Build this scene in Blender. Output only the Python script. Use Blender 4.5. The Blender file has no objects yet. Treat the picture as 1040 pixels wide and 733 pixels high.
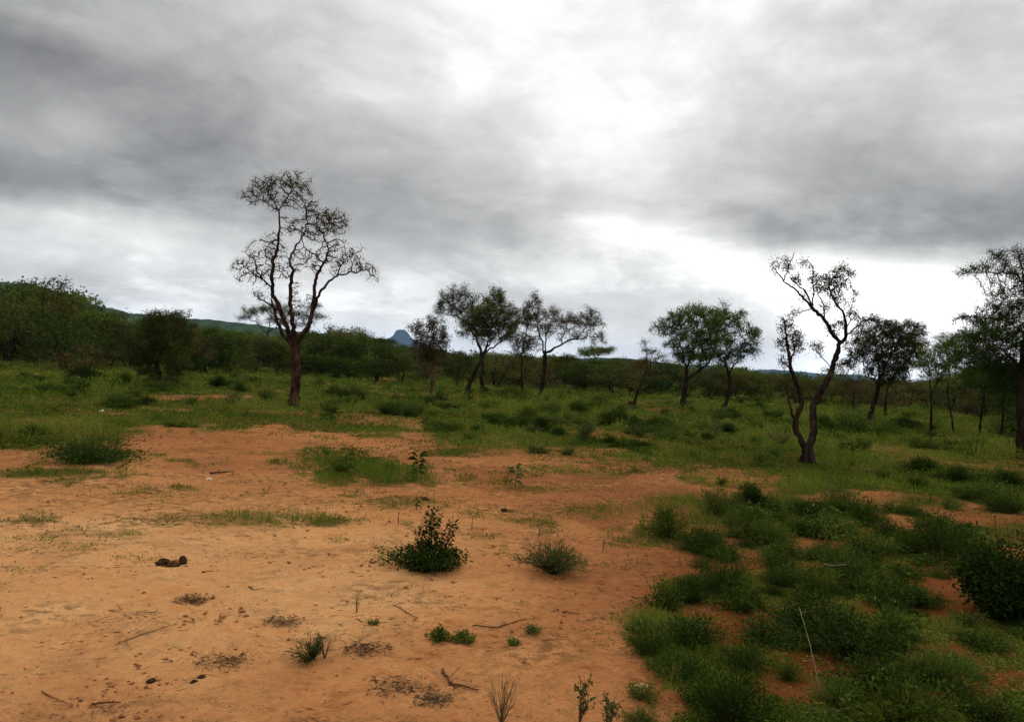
import bpy, math, random
import numpy as np
from mathutils import Matrix, Vector

random.seed(7)
RS = np.random.RandomState(11)
SC = bpy.context.scene
COL = SC.collection

# ------------------------------------------------------------------ camera
FPX, CX, CY = 865.0, 520.0, 366.5          # focal length and centre in photograph pixels (1040 x 733)
EYE = np.array([0.0, 0.0, 1.6])
ROLL, PITCH = math.radians(3.0), math.radians(0.1)
_r = np.array([math.cos(ROLL), 0, math.sin(ROLL)])
_u0 = np.array([-math.sin(ROLL), 0, math.cos(ROLL)])
_f0 = np.array([0, 1.0, 0])
_f = _f0 * math.cos(PITCH) + _u0 * math.sin(PITCH)
_u = _u0 * math.cos(PITCH) - _f0 * math.sin(PITCH)
cam = bpy.data.cameras.new('camera')
cam.sensor_width = 36.0
cam.lens = FPX / 1040 * 36.0
cam.clip_start, cam.clip_end = 0.05, 30000
camo = bpy.data.objects.new('camera', cam)
COL.objects.link(camo)
camo.matrix_world = Matrix(((_r[0], _u[0], -_f[0], EYE[0]), (_r[1], _u[1], -_f[1], EYE[1]), (_r[2], _u[2], -_f[2], EYE[2]), (0, 0, 0, 1)))
SC.camera = camo

def ray(x, y):
    dx, dy = (np.asarray(x, float) - CX) / FPX, (CY - np.asarray(y, float)) / FPX
    d = dx[..., None] * _r + dy[..., None] * _u + _f
    return d / d[..., 1:2]                 # scaled so that Y = 1

def project(P):
    q = P - EYE
    w = np.maximum(q @ _f, 1e-3)
    return CX + FPX * (q @ _r) / w, CY - FPX * (q @ _u) / w, q @ _f

# ------------------------------------------------------------------ world, sun, exposure
def N(nt, t, **kw):
    n = nt.nodes.new(t)
    for k, v in kw.items():
        setattr(n, k, v)
    return n

def val(nt, sock, v):
    if isinstance(v, (int, float)):
        sock.default_value = v
    elif isinstance(v, (tuple, list)):
        sock.default_value = v
    else:
        nt.links.new(v, sock)

def M(nt, op, a, b=None, c=None, clamp=False):
    n = N(nt, 'ShaderNodeMath', operation=op, use_clamp=clamp)
    for i, v in enumerate((a, b, c)):
        if v is not None:
            val(nt, n.inputs[i], v)
    return n.outputs[0]

def VM(nt, op, a, b=None):
    n = N(nt, 'ShaderNodeVectorMath', operation=op)
    val(nt, n.inputs[0], a)
    if b is not None:
        val(nt, n.inputs[1], b)
    return n.outputs[0]

def noise(nt, vec, scale, detail=4, rough=0.5, dist=0.0, dim='3D'):
    n = N(nt, 'ShaderNodeTexNoise', noise_dimensions=dim)
    if vec is not None:
        nt.links.new(vec, n.inputs['Vector'])
    n.inputs['Scale'].default_value = scale
    n.inputs['Detail'].default_value = detail
    n.inputs['Roughness'].default_value = rough
    n.inputs['Distortion'].default_value = dist
    return n.outputs['Fac']

def ramp(nt, fac, stops, interp='LINEAR'):
    n = N(nt, 'ShaderNodeValToRGB')
    cr = n.color_ramp
    cr.interpolation = interp
    while len(cr.elements) < len(stops):
        cr.elements.new(0.5)
    for e, (p, c) in zip(cr.elements, stops):
        e.position = p
        e.color = (c, c, c, 1) if isinstance(c, (int, float)) else (*c, 1)
    if fac is not None:
        nt.links.new(fac, n.inputs[0])
    return n.outputs[0]

def mixc(nt, f, a, b, blend='MIX'):
    n = N(nt, 'ShaderNodeMix', data_type='RGBA', blend_type=blend)
    val(nt, n.inputs[0], f)
    for s, v in ((n.inputs[6], a), (n.inputs[7], b)):
        val(nt, s, (*v, 1) if isinstance(v, tuple) and len(v) == 3 else v)
    return n.outputs[2]

SUN_EL, SUN_AZ = math.radians(58), math.radians(18)       # azimuth from +Y towards +X
world = bpy.data.worlds.new('World')
SC.world = world
world.use_nodes = True
wt = world.node_tree
wt.nodes.clear()
# brightness of the overcast sky by direction (0-255, as the eye reads it), rows from high to low
SKY_X = [0, 65, 130, 195, 260, 325, 390, 455, 520, 585, 650, 715, 780, 845, 910, 975, 1040]
SKY = {
    0: [170, 172, 178, 190, 205, 215, 222, 235, 250, 235, 225, 232, 262, 205, 210, 222, 235],
    40: [150, 152, 160, 178, 195, 210, 215, 228, 245, 232, 232, 235, 240, 205, 200, 210, 225],
    80: [160, 155, 155, 165, 185, 205, 212, 222, 235, 240, 245, 225, 215, 200, 198, 205, 215],
    100: [175, 165, 155, 160, 175, 200, 210, 220, 230, 245, 250, 222, 212, 200, 195, 205, 212],
    120: [190, 180, 165, 160, 170, 190, 205, 215, 232, 248, 252, 220, 205, 195, 192, 215, 210],
    140: [180, 180, 165, 155, 160, 175, 195, 205, 220, 245, 240, 215, 200, 190, 188, 205, 210],
    160: [155, 155, 150, 148, 152, 165, 185, 195, 210, 245, 235, 210, 195, 185, 180, 190, 200],
    180: [145, 143, 143, 145, 150, 160, 175, 185, 195, 225, 215, 200, 190, 180, 172, 180, 188],
    195: [175, 165, 150, 145, 150, 160, 170, 180, 190, 205, 200, 190, 180, 172, 165, 170, 178],
    210: [215, 215, 200, 175, 160, 165, 172, 180, 188, 205, 205, 185, 172, 165, 160, 162, 168],
    225: [205, 215, 225, 210, 185, 175, 175, 180, 182, 230, 238, 205, 170, 160, 155, 158, 160],
    240: [205, 205, 215, 215, 205, 190, 180, 178, 182, 220, 255, 248, 190, 158, 150, 152, 155],
    255: [195, 205, 210, 215, 212, 200, 185, 190, 190, 205, 240, 262, 255, 225, 175, 175, 180],
    270: [200, 190, 200, 210, 220, 205, 200, 205, 195, 200, 225, 262, 270, 270, 255, 245, 240],
    285: [178, 175, 190, 195, 212, 215, 205, 205, 205, 205, 215, 245, 270, 275, 275, 270, 262],
    300: [185, 190, 185, 205, 215, 220, 212, 205, 210, 210, 205, 225, 255, 270, 275, 275, 270],
    320: [190, 200, 215, 205, 225, 225, 225, 215, 218, 215, 205, 215, 240, 262, 270, 270, 265],
    345: [200, 210, 220, 225, 232, 235, 235, 230, 232, 226, 215, 215, 228, 250, 262, 262, 262],
    385: [205, 212, 222, 228, 235, 238, 238, 235, 235, 230, 222, 222, 230, 245, 255, 258, 258],
}
_ys = sorted(SKY)
_g = np.array([SKY[k] for k in _ys]) / 255.0

def sky_at(px, py):
    px = np.clip(px, 0, 1040)
    py = np.clip(py, 0, 385)
    i = min(len(_ys) - 2, max(0, np.searchsorted(_ys, py, 'right') - 1))
    t = (py - _ys[i]) / (_ys[i + 1] - _ys[i])
    return float(np.interp(px, SKY_X, _g[i]) * (1 - t) + np.interp(px, SKY_X, _g[i + 1]) * t)

def dir_px(az, el):
    d = np.array([[math.sin(az) * math.cos(el), math.cos(az) * math.cos(el), math.sin(el)]])
    x, y, _ = project(EYE + d)
    return x[0], y[0]

tc = N(wt, 'ShaderNodeTexCoord')
D0 = tc.outputs['Generated']
sx = N(wt, 'ShaderNodeSeparateXYZ')
wt.links.new(D0, sx.inputs[0])
zc = M(wt, 'ADD', M(wt, 'MAXIMUM', sx.outputs[2], 0.0), 0.10)
cmb = N(wt, 'ShaderNodeCombineXYZ')
wt.links.new(M(wt, 'DIVIDE', sx.outputs[0], zc), cmb.inputs[0])
wt.links.new(M(wt, 'DIVIDE', sx.outputs[1], zc), cmb.inputs[1])
PL = cmb.outputs[0]                        # the cloud deck as a plane overhead
wn = N(wt, 'ShaderNodeTexNoise')
wn.inputs['Scale'].default_value = 5.0
wn.inputs['Detail'].default_value = 5
wn.inputs['Roughness'].default_value = 0.55
wt.links.new(D0, wn.inputs['Vector'])
wv = N(wt, 'ShaderNodeSeparateColor')
wt.links.new(wn.outputs['Color'], wv.inputs[0])
az = M(wt, 'ARCTAN2', sx.outputs[0], sx.outputs[1])
el = M(wt, 'ARCSINE', sx.outputs[2])
azw = M(wt, 'ADD', az, M(wt, 'MULTIPLY', M(wt, 'SUBTRACT', wv.outputs[0], 0.5), 0.26))
elw = M(wt, 'ADD', el, M(wt, 'MULTIPLY', M(wt, 'SUBTRACT', wv.outputs[1], 0.5), 0.045))
fac = M(wt, 'ADD', M(wt, 'MULTIPLY', azw, 1 / 1.3), 0.5)
ELS = [math.atan2(CY - y, FPX) for y in (-10, 40, 80, 110, 140, 165, 182, 195, 207, 219, 231, 242, 252, 261, 270, 282, 296, 312, 330, 360)]
ELS = sorted(ELS)
total = None
for i, e in enumerate(ELS):
    stops = []
    for k in range(27):
        a = -0.60 + 1.20 * k / 26
        px, py = dir_px(a, e)
        stops.append((a / 1.3 + 0.5, min(1.0, sky_at(px, py) * 0.9)))
    rv = ramp(wt, fac, stops, 'LINEAR')
    lo = ELS[i - 1] if i else e - 0.4
    hi = ELS[i + 1] if i < len(ELS) - 1 else e + 0.5
    up = M(wt, 'DIVIDE', M(wt, 'SUBTRACT', elw, lo), e - lo, clamp=True) if i else 1.0
    dn = M(wt, 'DIVIDE', M(wt, 'SUBTRACT', hi, elw), hi - e, clamp=True) if i < len(ELS) - 1 else 1.0
    w = M(wt, 'MULTIPLY', M(wt, 'MINIMUM', up, dn), rv)
    total = w if total is None else M(wt, 'ADD', total, w)
L = M(wt, 'DIVIDE', total, 0.9)
SV = VM(wt, 'MULTIPLY', D0, (1.0, 1.0, 2.0))
SW = VM(wt, 'MULTIPLY', D0, (1.0, 1.0, 3.0))
n1 = noise(wt, PL, 0.9, 7, 0.56, 0.4)
n3 = noise(wt, SV, 2.6, 9, 0.56, 0.55)
n4 = noise(wt, SV, 7.5, 9, 0.58, 0.6)
n5 = noise(wt, SW, 5.5, 9, 0.58, 0.7)
n6 = M(wt, 'MULTIPLY', M(wt, 'ABSOLUTE', M(wt, 'SUBTRACT', noise(wt, SV, 5.0, 8, 0.55, 0.4), 0.5)), 2.0)     # creased billows
n7 = ramp(wt, noise(wt, SW, 4.0, 9, 0.6, 0.5), [(0.50, 0.0), (0.60, 1.0)])                            # torn bright gaps low down
n8 = ramp(wt, noise(wt, SV, 3.4, 9, 0.60, 0.35), [(0.46, 0.0), (0.545, 1.0)])                          # firmer cloud edges
n9 = ramp(wt, noise(wt, SV, 9.0, 8, 0.62, 0.3), [(0.47, 0.0), (0.56, 1.0)])
low = M(wt, 'SUBTRACT', 1.0, M(wt, 'DIVIDE', M(wt, 'SUBTRACT', el, 0.10), 0.16, clamp=True))
det = M(wt, 'MULTIPLY', M(wt, 'SUBTRACT', n1, 0.5), 0.10)
det = M(wt, 'ADD', det, M(wt, 'MULTIPLY', M(wt, 'SUBTRACT', n3, 0.5), 0.20))
det = M(wt, 'ADD', det, M(wt, 'MULTIPLY', M(wt, 'SUBTRACT', n4, 0.5), 0.20))
det = M(wt, 'ADD', det, M(wt, 'MULTIPLY', M(wt, 'SUBTRACT', n6, 0.22), 0.17))
det = M(wt, 'ADD', det, M(wt, 'MULTIPLY', M(wt, 'MULTIPLY', low, n7), 0.13))
det = M(wt, 'ADD', det, M(wt, 'MULTIPLY', M(wt, 'SUBTRACT', n8, 0.42), 0.045))
det = M(wt, 'ADD', det, M(wt, 'MULTIPLY', M(wt, 'SUBTRACT', n9, 0.5), 0.02))
det = M(wt, 'ADD', det, M(wt, 'MULTIPLY', M(wt, 'MULTIPLY', low, M(wt, 'SUBTRACT', n5, 0.5)), 0.26))
hzl = M(wt, 'SUBTRACT', 1.0, M(wt, 'DIVIDE', M(wt, 'SUBTRACT', el, 0.02), 0.12, clamp=True))
L = M(wt, 'ADD', M(wt, 'MULTIPLY', M(wt, 'SUBTRACT', L, 0.74), 1.17), 0.78)
L = M(wt, 'ADD', L, M(wt, 'ADD', det, M(wt, 'MULTIPLY', hzl, 0.055)))
side = M(wt, 'DIVIDE', M(wt, 'SUBTRACT', M(wt, 'ABSOLUTE', az), 0.65), 0.6, clamp=True)
L = M(wt, 'ADD', M(wt, 'MULTIPLY', L, M(wt, 'SUBTRACT', 1.0, side)), M(wt, 'MULTIPLY', side, M(wt, 'ADD', 0.88, det)))
zen = M(wt, 'DIVIDE', M(wt, 'SUBTRACT', el, 0.46), 0.5, clamp=True)
ZENITH = 1.40
L = M(wt, 'ADD', M(wt, 'MULTIPLY', L, M(wt, 'SUBTRACT', 1.0, zen)), M(wt, 'MULTIPLY', zen, M(wt, 'ADD', ZENITH, det)))
lin = M(wt, 'POWER', M(wt, 'MAXIMUM', L, 0.02), 2.2)
tint = mixc(wt, M(wt, 'MULTIPLY', M(wt, 'SUBTRACT', L, 0.5), 2.0, clamp=True), (1.0, 0.982, 0.955), (1.0, 0.995, 0.97))
ccol = VM(wt, 'SCALE', tint)
wt.links.new(lin, ccol.node.inputs['Scale'])
bgc = N(wt, 'ShaderNodeBackground')
wt.links.new(ccol, bgc.inputs[0])
bgc.inputs[1].default_value = 1.0
nis = N(wt, 'ShaderNodeTexSky', sky_type='NISHITA', sun_disc=False)
nis.sun_elevation, nis.sun_rotation = SUN_EL, SUN_AZ
bgn = N(wt, 'ShaderNodeBackground')
wt.links.new(nis.outputs[0], bgn.inputs[0])
bgn.inputs[1].default_value = 0.08
mx = N(wt, 'ShaderNodeMixShader')
mx.inputs[0].default_value = 0.96
wt.links.new(bgn.outputs[0], mx.inputs[1])
wt.links.new(bgc.outputs[0], mx.inputs[2])
wo = N(wt, 'ShaderNodeOutputWorld')
wt.links.new(mx.outputs[0], wo.inputs[0])

sun = bpy.data.lights.new('sun', 'SUN')
sun.energy, sun.angle, sun.color = 1.3, math.radians(24), (1.0, 0.95, 0.88)
suno = bpy.data.objects.new('sun', sun)
COL.objects.link(suno)
_sd = Vector((math.sin(SUN_AZ) * math.cos(SUN_EL), math.cos(SUN_AZ) * math.cos(SUN_EL), math.sin(SUN_EL)))
suno.rotation_euler = _sd.to_track_quat('Z', 'Y').to_euler()
suno.location = (20, 40, 60)
vs = SC.view_settings
vs.view_transform, vs.look, vs.exposure, vs.gamma, vs.use_curve_mapping = 'Standard', 'None', 0.0, 1.0, False
SC.cycles.max_bounces, SC.cycles.diffuse_bounces, SC.cycles.volume_bounces = 6, 3, 1
SC.cycles.transparent_max_bounces = 8
SC.cycles.use_denoising = True
SC.cycles.use_adaptive_sampling = True
SC.cycles.adaptive_threshold = 0.02

# ------------------------------------------------------------------ noise and terrain
def vnoise(x, y, seed=0):
    xi, yi = np.floor(x).astype(np.int64), np.floor(y).astype(np.int64)
    xf, yf = x - xi, y - yi
    u, v = xf * xf * (3 - 2 * xf), yf * yf * (3 - 2 * yf)
    def h(a, b):
        n = (a * 374761393 + b * 668265263 + seed * 974634777) & 0x7fffffff
        n = ((n ^ (n >> 13)) * 1274126177) & 0x7fffffff
        return ((n ^ (n >> 16)) & 0xffff) / 65535.0
    return (h(xi, yi) * (1 - u) + h(xi + 1, yi) * u) * (1 - v) + (h(xi, yi + 1) * (1 - u) + h(xi + 1, yi + 1) * u) * v

def fbm(x, y, oct=4, seed=0):
    s, a, t = 0, 1.0, 0
    for i in range(oct):
        s = s + a * vnoise(x * 2 ** i + 17.3 * i, y * 2 ** i - 9.1 * i, seed + i)
        t += a
        a *= 0.5
    return s / t                           # 0..1

def sstep(a, b, x):
    t = np.clip((x - a) / (b - a), 0, 1)
    return t * t * (3 - 2 * t)

def terrain(x, y):
    x, y = np.asarray(x, float), np.asarray(y, float)
    r = np.hypot(x, y)
    z = 0.10 * (fbm(x / 5, y / 5, 3, 1) - 0.5) * sstep(1, 9, r)
    z = z + 0.035 * (fbm(x / 0.8, y / 0.8, 3, 2) - 0.5) * (1 - sstep(15, 40, r))
    z = z + 0.6 * (fbm(x / 60, y / 60, 3, 3) - 0.5) * sstep(40, 160, r)
    drop = 0.013 * np.clip(r - 75, 0, 1100) * sstep(-0.15, 0.25, x / np.maximum(r, 1))
    return z - drop

def ground_at(px, py):
    """where the ray through a pixel of the photograph meets the ground"""
    d = ray(px, py)
    t = 1.6 / np.maximum(-d[..., 2], 1e-4)
    P = EYE + d * t[..., None]
    for _ in range(3):
        z = terrain(P[..., 0], P[..., 1])
        t = (1.6 - z) / np.maximum(-d[..., 2], 1e-4)
        P = EYE + d * t[..., None]
    P[..., 2] = terrain(P[..., 0], P[..., 1])
    return P

def G(px, py):
    return ground_at(np.array([float(px)]), np.array([float(py)]))[0]

def horizon(px):
    return CY + math.tan(PITCH) * FPX + (px - CX) * math.tan(ROLL)

def inside(poly, x, y):
    c = np.zeros(x.shape, bool)
    n = len(poly)
    for i in range(n):
        (x0, y0), (x1, y1) = poly[i], poly[i - 1]
        if y0 == y1:
            continue
        k = ((y0 > y) != (y1 > y)) & (x < (x1 - x0) * (y - y0) / (y1 - y0) + x0)
        c ^= k
    return c

SAND = [(-900, 476), (0, 456), (50, 459), (130, 446), (150, 437), (200, 434), (260, 432), (330, 438), (400, 446), (470, 456), (560, 463), (640, 471),
        (700, 479), (765, 485), (800, 493), (770, 503), (730, 512), (705, 524), (700, 540), (690, 558), (672, 575), (660, 592), (648, 606),
        (650, 640), (672, 665), (668, 700), (690, 745), (720, 900), (760, 4000), (-6000, 4000)]
MIXED = [(640, 492), (700, 486), (800, 486), (930, 505), (1060, 512), (1400, 512), (2600, 800), (2600, 4000), (600, 4000), (560, 745), (540, 665), (530, 600), (570, 560), (600, 525)]
GREEN_E = [(350, 474, 52, 20, 1.0), (400, 484, 40, 10, .8), (250, 527, 130, 9, .42), (330, 530, 30, 6, .6), (410, 510, 60, 9, .45), (600, 520, 70, 9, .4), (560, 495, 110, 7, .3),
           (40, 480, 60, 5, .75), (690, 510, 60, 12, .5), (465, 457, 55, 6, .7), (740, 520, 50, 10, .5), (560, 478, 60, 5, .35), (180, 503, 90, 5, .22), (660, 545, 45, 12, .55),
           (800, 508, 60, 7, .55), (480, 520, 60, 8, .25), (95, 462, 60, 10, .55), (840, 520, 60, 10, .6)]
SAND_E = [(700, 486, 90, 6, .85), (880, 503, 45, 6, .8), (740, 545, 30, 8, .5), (690, 575, 50, 12, .8), (210, 404, 75, 3.0, .95), (110, 418, 45, 4, .5), (60, 428, 60, 4, .4), (400, 448, 60, 5, .6), (560, 458, 70, 4, .6), (640, 458, 40, 3, .4), (860, 505, 40, 7, .6), (960, 520, 40, 6, .5), (1010, 528, 40, 6, .5)]
SOIL_E = [(760, 640, 55, 16, .95), (830, 675, 60, 18, .95), (730, 620, 50, 10, .7), (960, 595, 22, 14, .8), (985, 660, 60, 14, .6), (1020, 690, 40, 12, .7), (700, 700, 40, 20, .5), (900, 505, 40, 5, .5), (800, 700, 60, 20, .7), (880, 620, 20, 8, .4)]

def veg_cover(x, y):
    """how much of the ground is covered with plants (0..1) at a point of the ground"""
    z = terrain(x, y)
    px, py, w = project(np.stack([x, y, z], -1))
    front = w > 0.6
    dep = np.maximum(py - 355, 4)
    sand = 0
    for s in range(4):
        jx = (fbm(x / 0.5, y / 0.5, 4, 20 + s) - 0.5) * (110 + 0.15 * dep)
        jy = (fbm(x / 0.7, y / 0.7, 4, 40 + s) - 0.5) * dep * 0.50
        sand = sand + inside(SAND, px + jx, py + jy)
    v = 1 - sand / 4.0
    nz = fbm(x / 0.45, y / 0.45, 5, 60)
    nb = fbm(x / 1.6, y / 1.6, 4, 70)
    mixed = inside(MIXED, px + (fbm(x / 0.6, y / 0.6, 4, 61) - 0.5) * 150, py + (fbm(x / 0.6, y / 0.6, 4, 62) - 0.5) * dep * 0.4)
    nq = fbm(x / 0.5, y / 0.5, 4, 71)
    v = np.where(mixed, np.minimum(v, np.clip(0.80 + (nb - 0.5) * 1.6 + (nq - 0.5) * 2.2, 0.15, 1)), v)
    for cx, cy, rx, ry, a in GREEN_E:
        q = ((px - cx) / rx) ** 2 + ((py - cy) / ry) ** 2
        v = np.maximum(v, min(1.0, a * 1.45) * np.exp(-(q + (nz - 0.5) * 2.2).clip(0) ** 1.3) * (0.55 + 0.9 * nz if a < .7 else 1.0))
    for cx, cy, rx, ry, a in SAND_E + SOIL_E:
        q = ((px - cx) / rx) ** 2 + ((py - cy) / ry) ** 2
        v = v * (1 - a * np.exp(-(q + (nz - 0.5) * 2.0).clip(0) ** 2))
    speck = sstep(0.55, 0.70, nz) * 0.6 * sstep(440, 470, py) * (1 - 0.85 * sstep(520, 590, py))
    v = np.maximum(v, speck)
    r = np.hypot(x, y)
    fieldgap = 1 - 0.5 * sstep(0.60, 0.75, fbm(x / 3.0, y / 3.0, 4, 90)) * sstep(9, 16, r)
    v = v * fieldgap
    back = sstep(0.62, 0.7, fbm(x / 2.0, y / 2.0, 4, 95)) * 0.8
    return np.where(front, v, back)

# ------------------------------------------------------------------ mesh and object helpers
def make_mesh(name, V, faces, mat=None, attrs=None, smooth=False):
    """faces: list of int arrays of shape (n, k)"""
    me = bpy.data.meshes.new(name)
    V = np.asarray(V, np.float32)
    me.vertices.add(len(V))
    me.vertices.foreach_set('co', V.ravel())
    faces = [np.asarray(f, np.int32) for f in faces if len(f)]
    idx = np.concatenate([f.ravel() for f in faces])
    tot = np.concatenate([np.full(len(f), f.shape[1], np.int32) for f in faces])
    st = np.concatenate([[0], np.cumsum(tot)[:-1]]).astype(np.int32)
    me.loops.add(len(idx))
    me.loops.foreach_set('vertex_index', idx)
    me.polygons.add(len(tot))
    me.polygons.foreach_set('loop_start', st)
    me.polygons.foreach_set('loop_total', tot)
    if smooth:
        me.polygons.foreach_set('use_smooth', np.ones(len(tot), bool))
    for k, a in (attrs or {}).items():
        at = me.attributes.new(k, 'FLOAT', 'POINT')
        at.data.foreach_set('value', np.asarray(a, np.float32))
    me.update(calc_edges=True)
    if mat:
        me.materials.append(mat)
    return me

def link(name, me, parent=None):
    o = bpy.data.objects.new(name, me)
    COL.objects.link(o)
    if parent is not None:
        o.parent = parent
    return o

def tag(o, label=None, cat=None, group=None, kind=None):
    for k, v in (('label', label), ('category', cat), ('group', group), ('kind', kind)):
        if v:
            o[k] = v
    return o

def empty(name, loc, label, cat, group=None, rz=0.0, s=1.0):
    o = bpy.data.objects.new(name, None)
    o.empty_display_size = 0.2
    COL.objects.link(o)
    o.location = tuple(float(v) for v in loc)
    o.rotation_euler = (0, 0, rz)
    o.scale = (s, s, s) if isinstance(s, (int, float)) else s
    return tag(o, label, cat, group)

def copy_thing(root, loc, rz, s, label, cat, group=None):
    r = root.copy()
    COL.objects.link(r)
    r.location = tuple(float(v) for v in loc)
    r.rotation_euler = (0, 0, rz)
    r.scale = (s, s, s) if isinstance(s, (int, float)) else s
    for k in ('label', 'category', 'group'):
        if k in r:
            del r[k]
    tag(r, label, cat, group)
    for ch in root.children:
        c = ch.copy()
        COL.objects.link(c)
        c.parent = r
    return r

def unit(a):
    return a / np.maximum(np.linalg.norm(a, axis=-1, keepdims=True), 1e-9)

def leaf_quads(P, A, Lg, W, rs, droop=0.15):
    """one rhombic leaf per point P along axis A; returns V (4n,3), F (n,4)"""
    n = len(P)
    A = unit(A)
    B = unit(np.cross(A, unit(rs.normal(size=(n, 3)))))
    C = np.cross(A, B)
    Lg, W = np.broadcast_to(Lg, (n,))[:, None], np.broadcast_to(W, (n,))[:, None]
    V = np.empty((n, 4, 3))
    V[:, 0] = P
    V[:, 1] = P + A * Lg * 0.45 + B * W * 0.5 + C * W * 0.12
    V[:, 2] = P + A * Lg - np.array([0, 0, 1]) * Lg * droop
    V[:, 3] = P + A * Lg * 0.45 - B * W * 0.5 + C * W * 0.12
    return V.reshape(-1, 3), np.arange(4 * n).reshape(n, 4)

class Geo:
    def __init__(s):
        s.V, s.F, s.T, s.n = [], [], [], 0
    def add(s, V, F, t=0.5):
        s.V.append(V)
        s.F.append(np.asarray(F) + s.n)
        s.T.append(np.broadcast_to(t, (len(V),)))
        s.n += len(V)
    def mesh(s, name, mat, smooth=False):
        quads = [f for f in s.F if f.shape[1] == 4]
        tris = [f for f in s.F if f.shape[1] == 3]
        fs = []
        if quads:
            fs.append(np.concatenate(quads))
        if tris:
            fs.append(np.concatenate(tris))
        return make_mesh(name, np.concatenate(s.V), fs, mat, {'tint': np.concatenate(s.T)}, smooth)

def tube(P, R, k, rs, rough=0.0):
    P, R = np.asarray(P, float), np.asarray(R, float)
    n = len(P)
    T = np.gradient(P, axis=0)
    T = unit(T)
    m = unit(T.mean(0))
    ref = np.eye(3)[np.argmin(np.abs(m))]
    U = unit(np.cross(T, ref))
    W = np.cross(T, U)
    a = np.arange(k) / k * 2 * math.pi
    rr = R[:, None] * (1 + rough * rs.uniform(-1, 1, (n, k)))
    V = P[:, None] + U[:, None] * (np.cos(a)[None, :, None] * rr[..., None]) + W[:, None] * (np.sin(a)[None, :, None] * rr[..., None])
    i = np.arange(n - 1)[:, None] * k
    j = np.arange(k)[None]
    j2 = (j + 1) % k
    F = np.stack([i + j, i + j2, i + k + j2, i + k + j], -1).reshape(-1, 4)
    return V.reshape(-1, 3), F

# ------------------------------------------------------------------ materials
def new_mat(name):
    m = bpy.data.materials.new(name)
    m.use_nodes = True
    m.node_tree.nodes.clear()
    return m, m.node_tree

def leaf_mat(name, stops, transl=0.34, rough=0.85, spec=0.0):
    m, nt = new_mat(name)
    at = N(nt, 'ShaderNodeAttribute', attribute_name='tint')
    oi = N(nt, 'ShaderNodeObjectInfo')
    geo = N(nt, 'ShaderNodeNewGeometry')
    f = M(nt, 'ADD', at.outputs['Fac'], M(nt, 'MULTIPLY', M(nt, 'SUBTRACT', oi.outputs['Random'], 0.5), 0.6))
    f = M(nt, 'ADD', f, M(nt, 'MULTIPLY', M(nt, 'SUBTRACT', noise(nt, geo.outputs['Position'], 1.3, 3), 0.5), 0.5), clamp=True)
    c = ramp(nt, f, stops)
    b = N(nt, 'ShaderNodeBsdfPrincipled')
    nt.links.new(c, b.inputs['Base Color'])
    b.inputs['Roughness'].default_value = rough
    b.inputs['Specular IOR Level'].default_value = spec
    t = N(nt, 'ShaderNodeBsdfTranslucent')
    nt.links.new(c, t.inputs[0])
    x = N(nt, 'ShaderNodeMixShader')
    x.inputs[0].default_value = transl
    nt.links.new(b.outputs[0], x.inputs[1])
    nt.links.new(t.outputs[0], x.inputs[2])
    o = N(nt, 'ShaderNodeOutputMaterial')
    nt.links.new(x.outputs[0], o.inputs[0])
    return m

def rough_mat(name, stops, scale=14.0, bump=0.5, stretch=(1, 1, 1), rough=0.9):
    m, nt = new_mat(name)
    tcn = N(nt, 'ShaderNodeTexCoord')
    mp = N(nt, 'ShaderNodeMapping')
    mp.inputs['Scale'].default_value = stretch
    nt.links.new(tcn.outputs['Object'], mp.inputs[0])
    n = noise(nt, mp.outputs[0], scale, 6, 0.65)
    c = ramp(nt, n, stops)
    b = N(nt, 'ShaderNodeBsdfPrincipled')
    nt.links.new(c, b.inputs['Base Color'])
    b.inputs['Roughness'].default_value = rough
    b.inputs['Specular IOR Level'].default_value = 0.0
    bp = N(nt, 'ShaderNodeBump')
    bp.inputs['Strength'].default_value = bump
    bp.inputs['Distance'].default_value = 0.02
    nt.links.new(n, bp.inputs['Height'])
    nt.links.new(bp.outputs[0], b.inputs['Normal'])
    o = N(nt, 'ShaderNodeOutputMaterial')
    nt.links.new(b.outputs[0], o.inputs[0])
    return m

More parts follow.
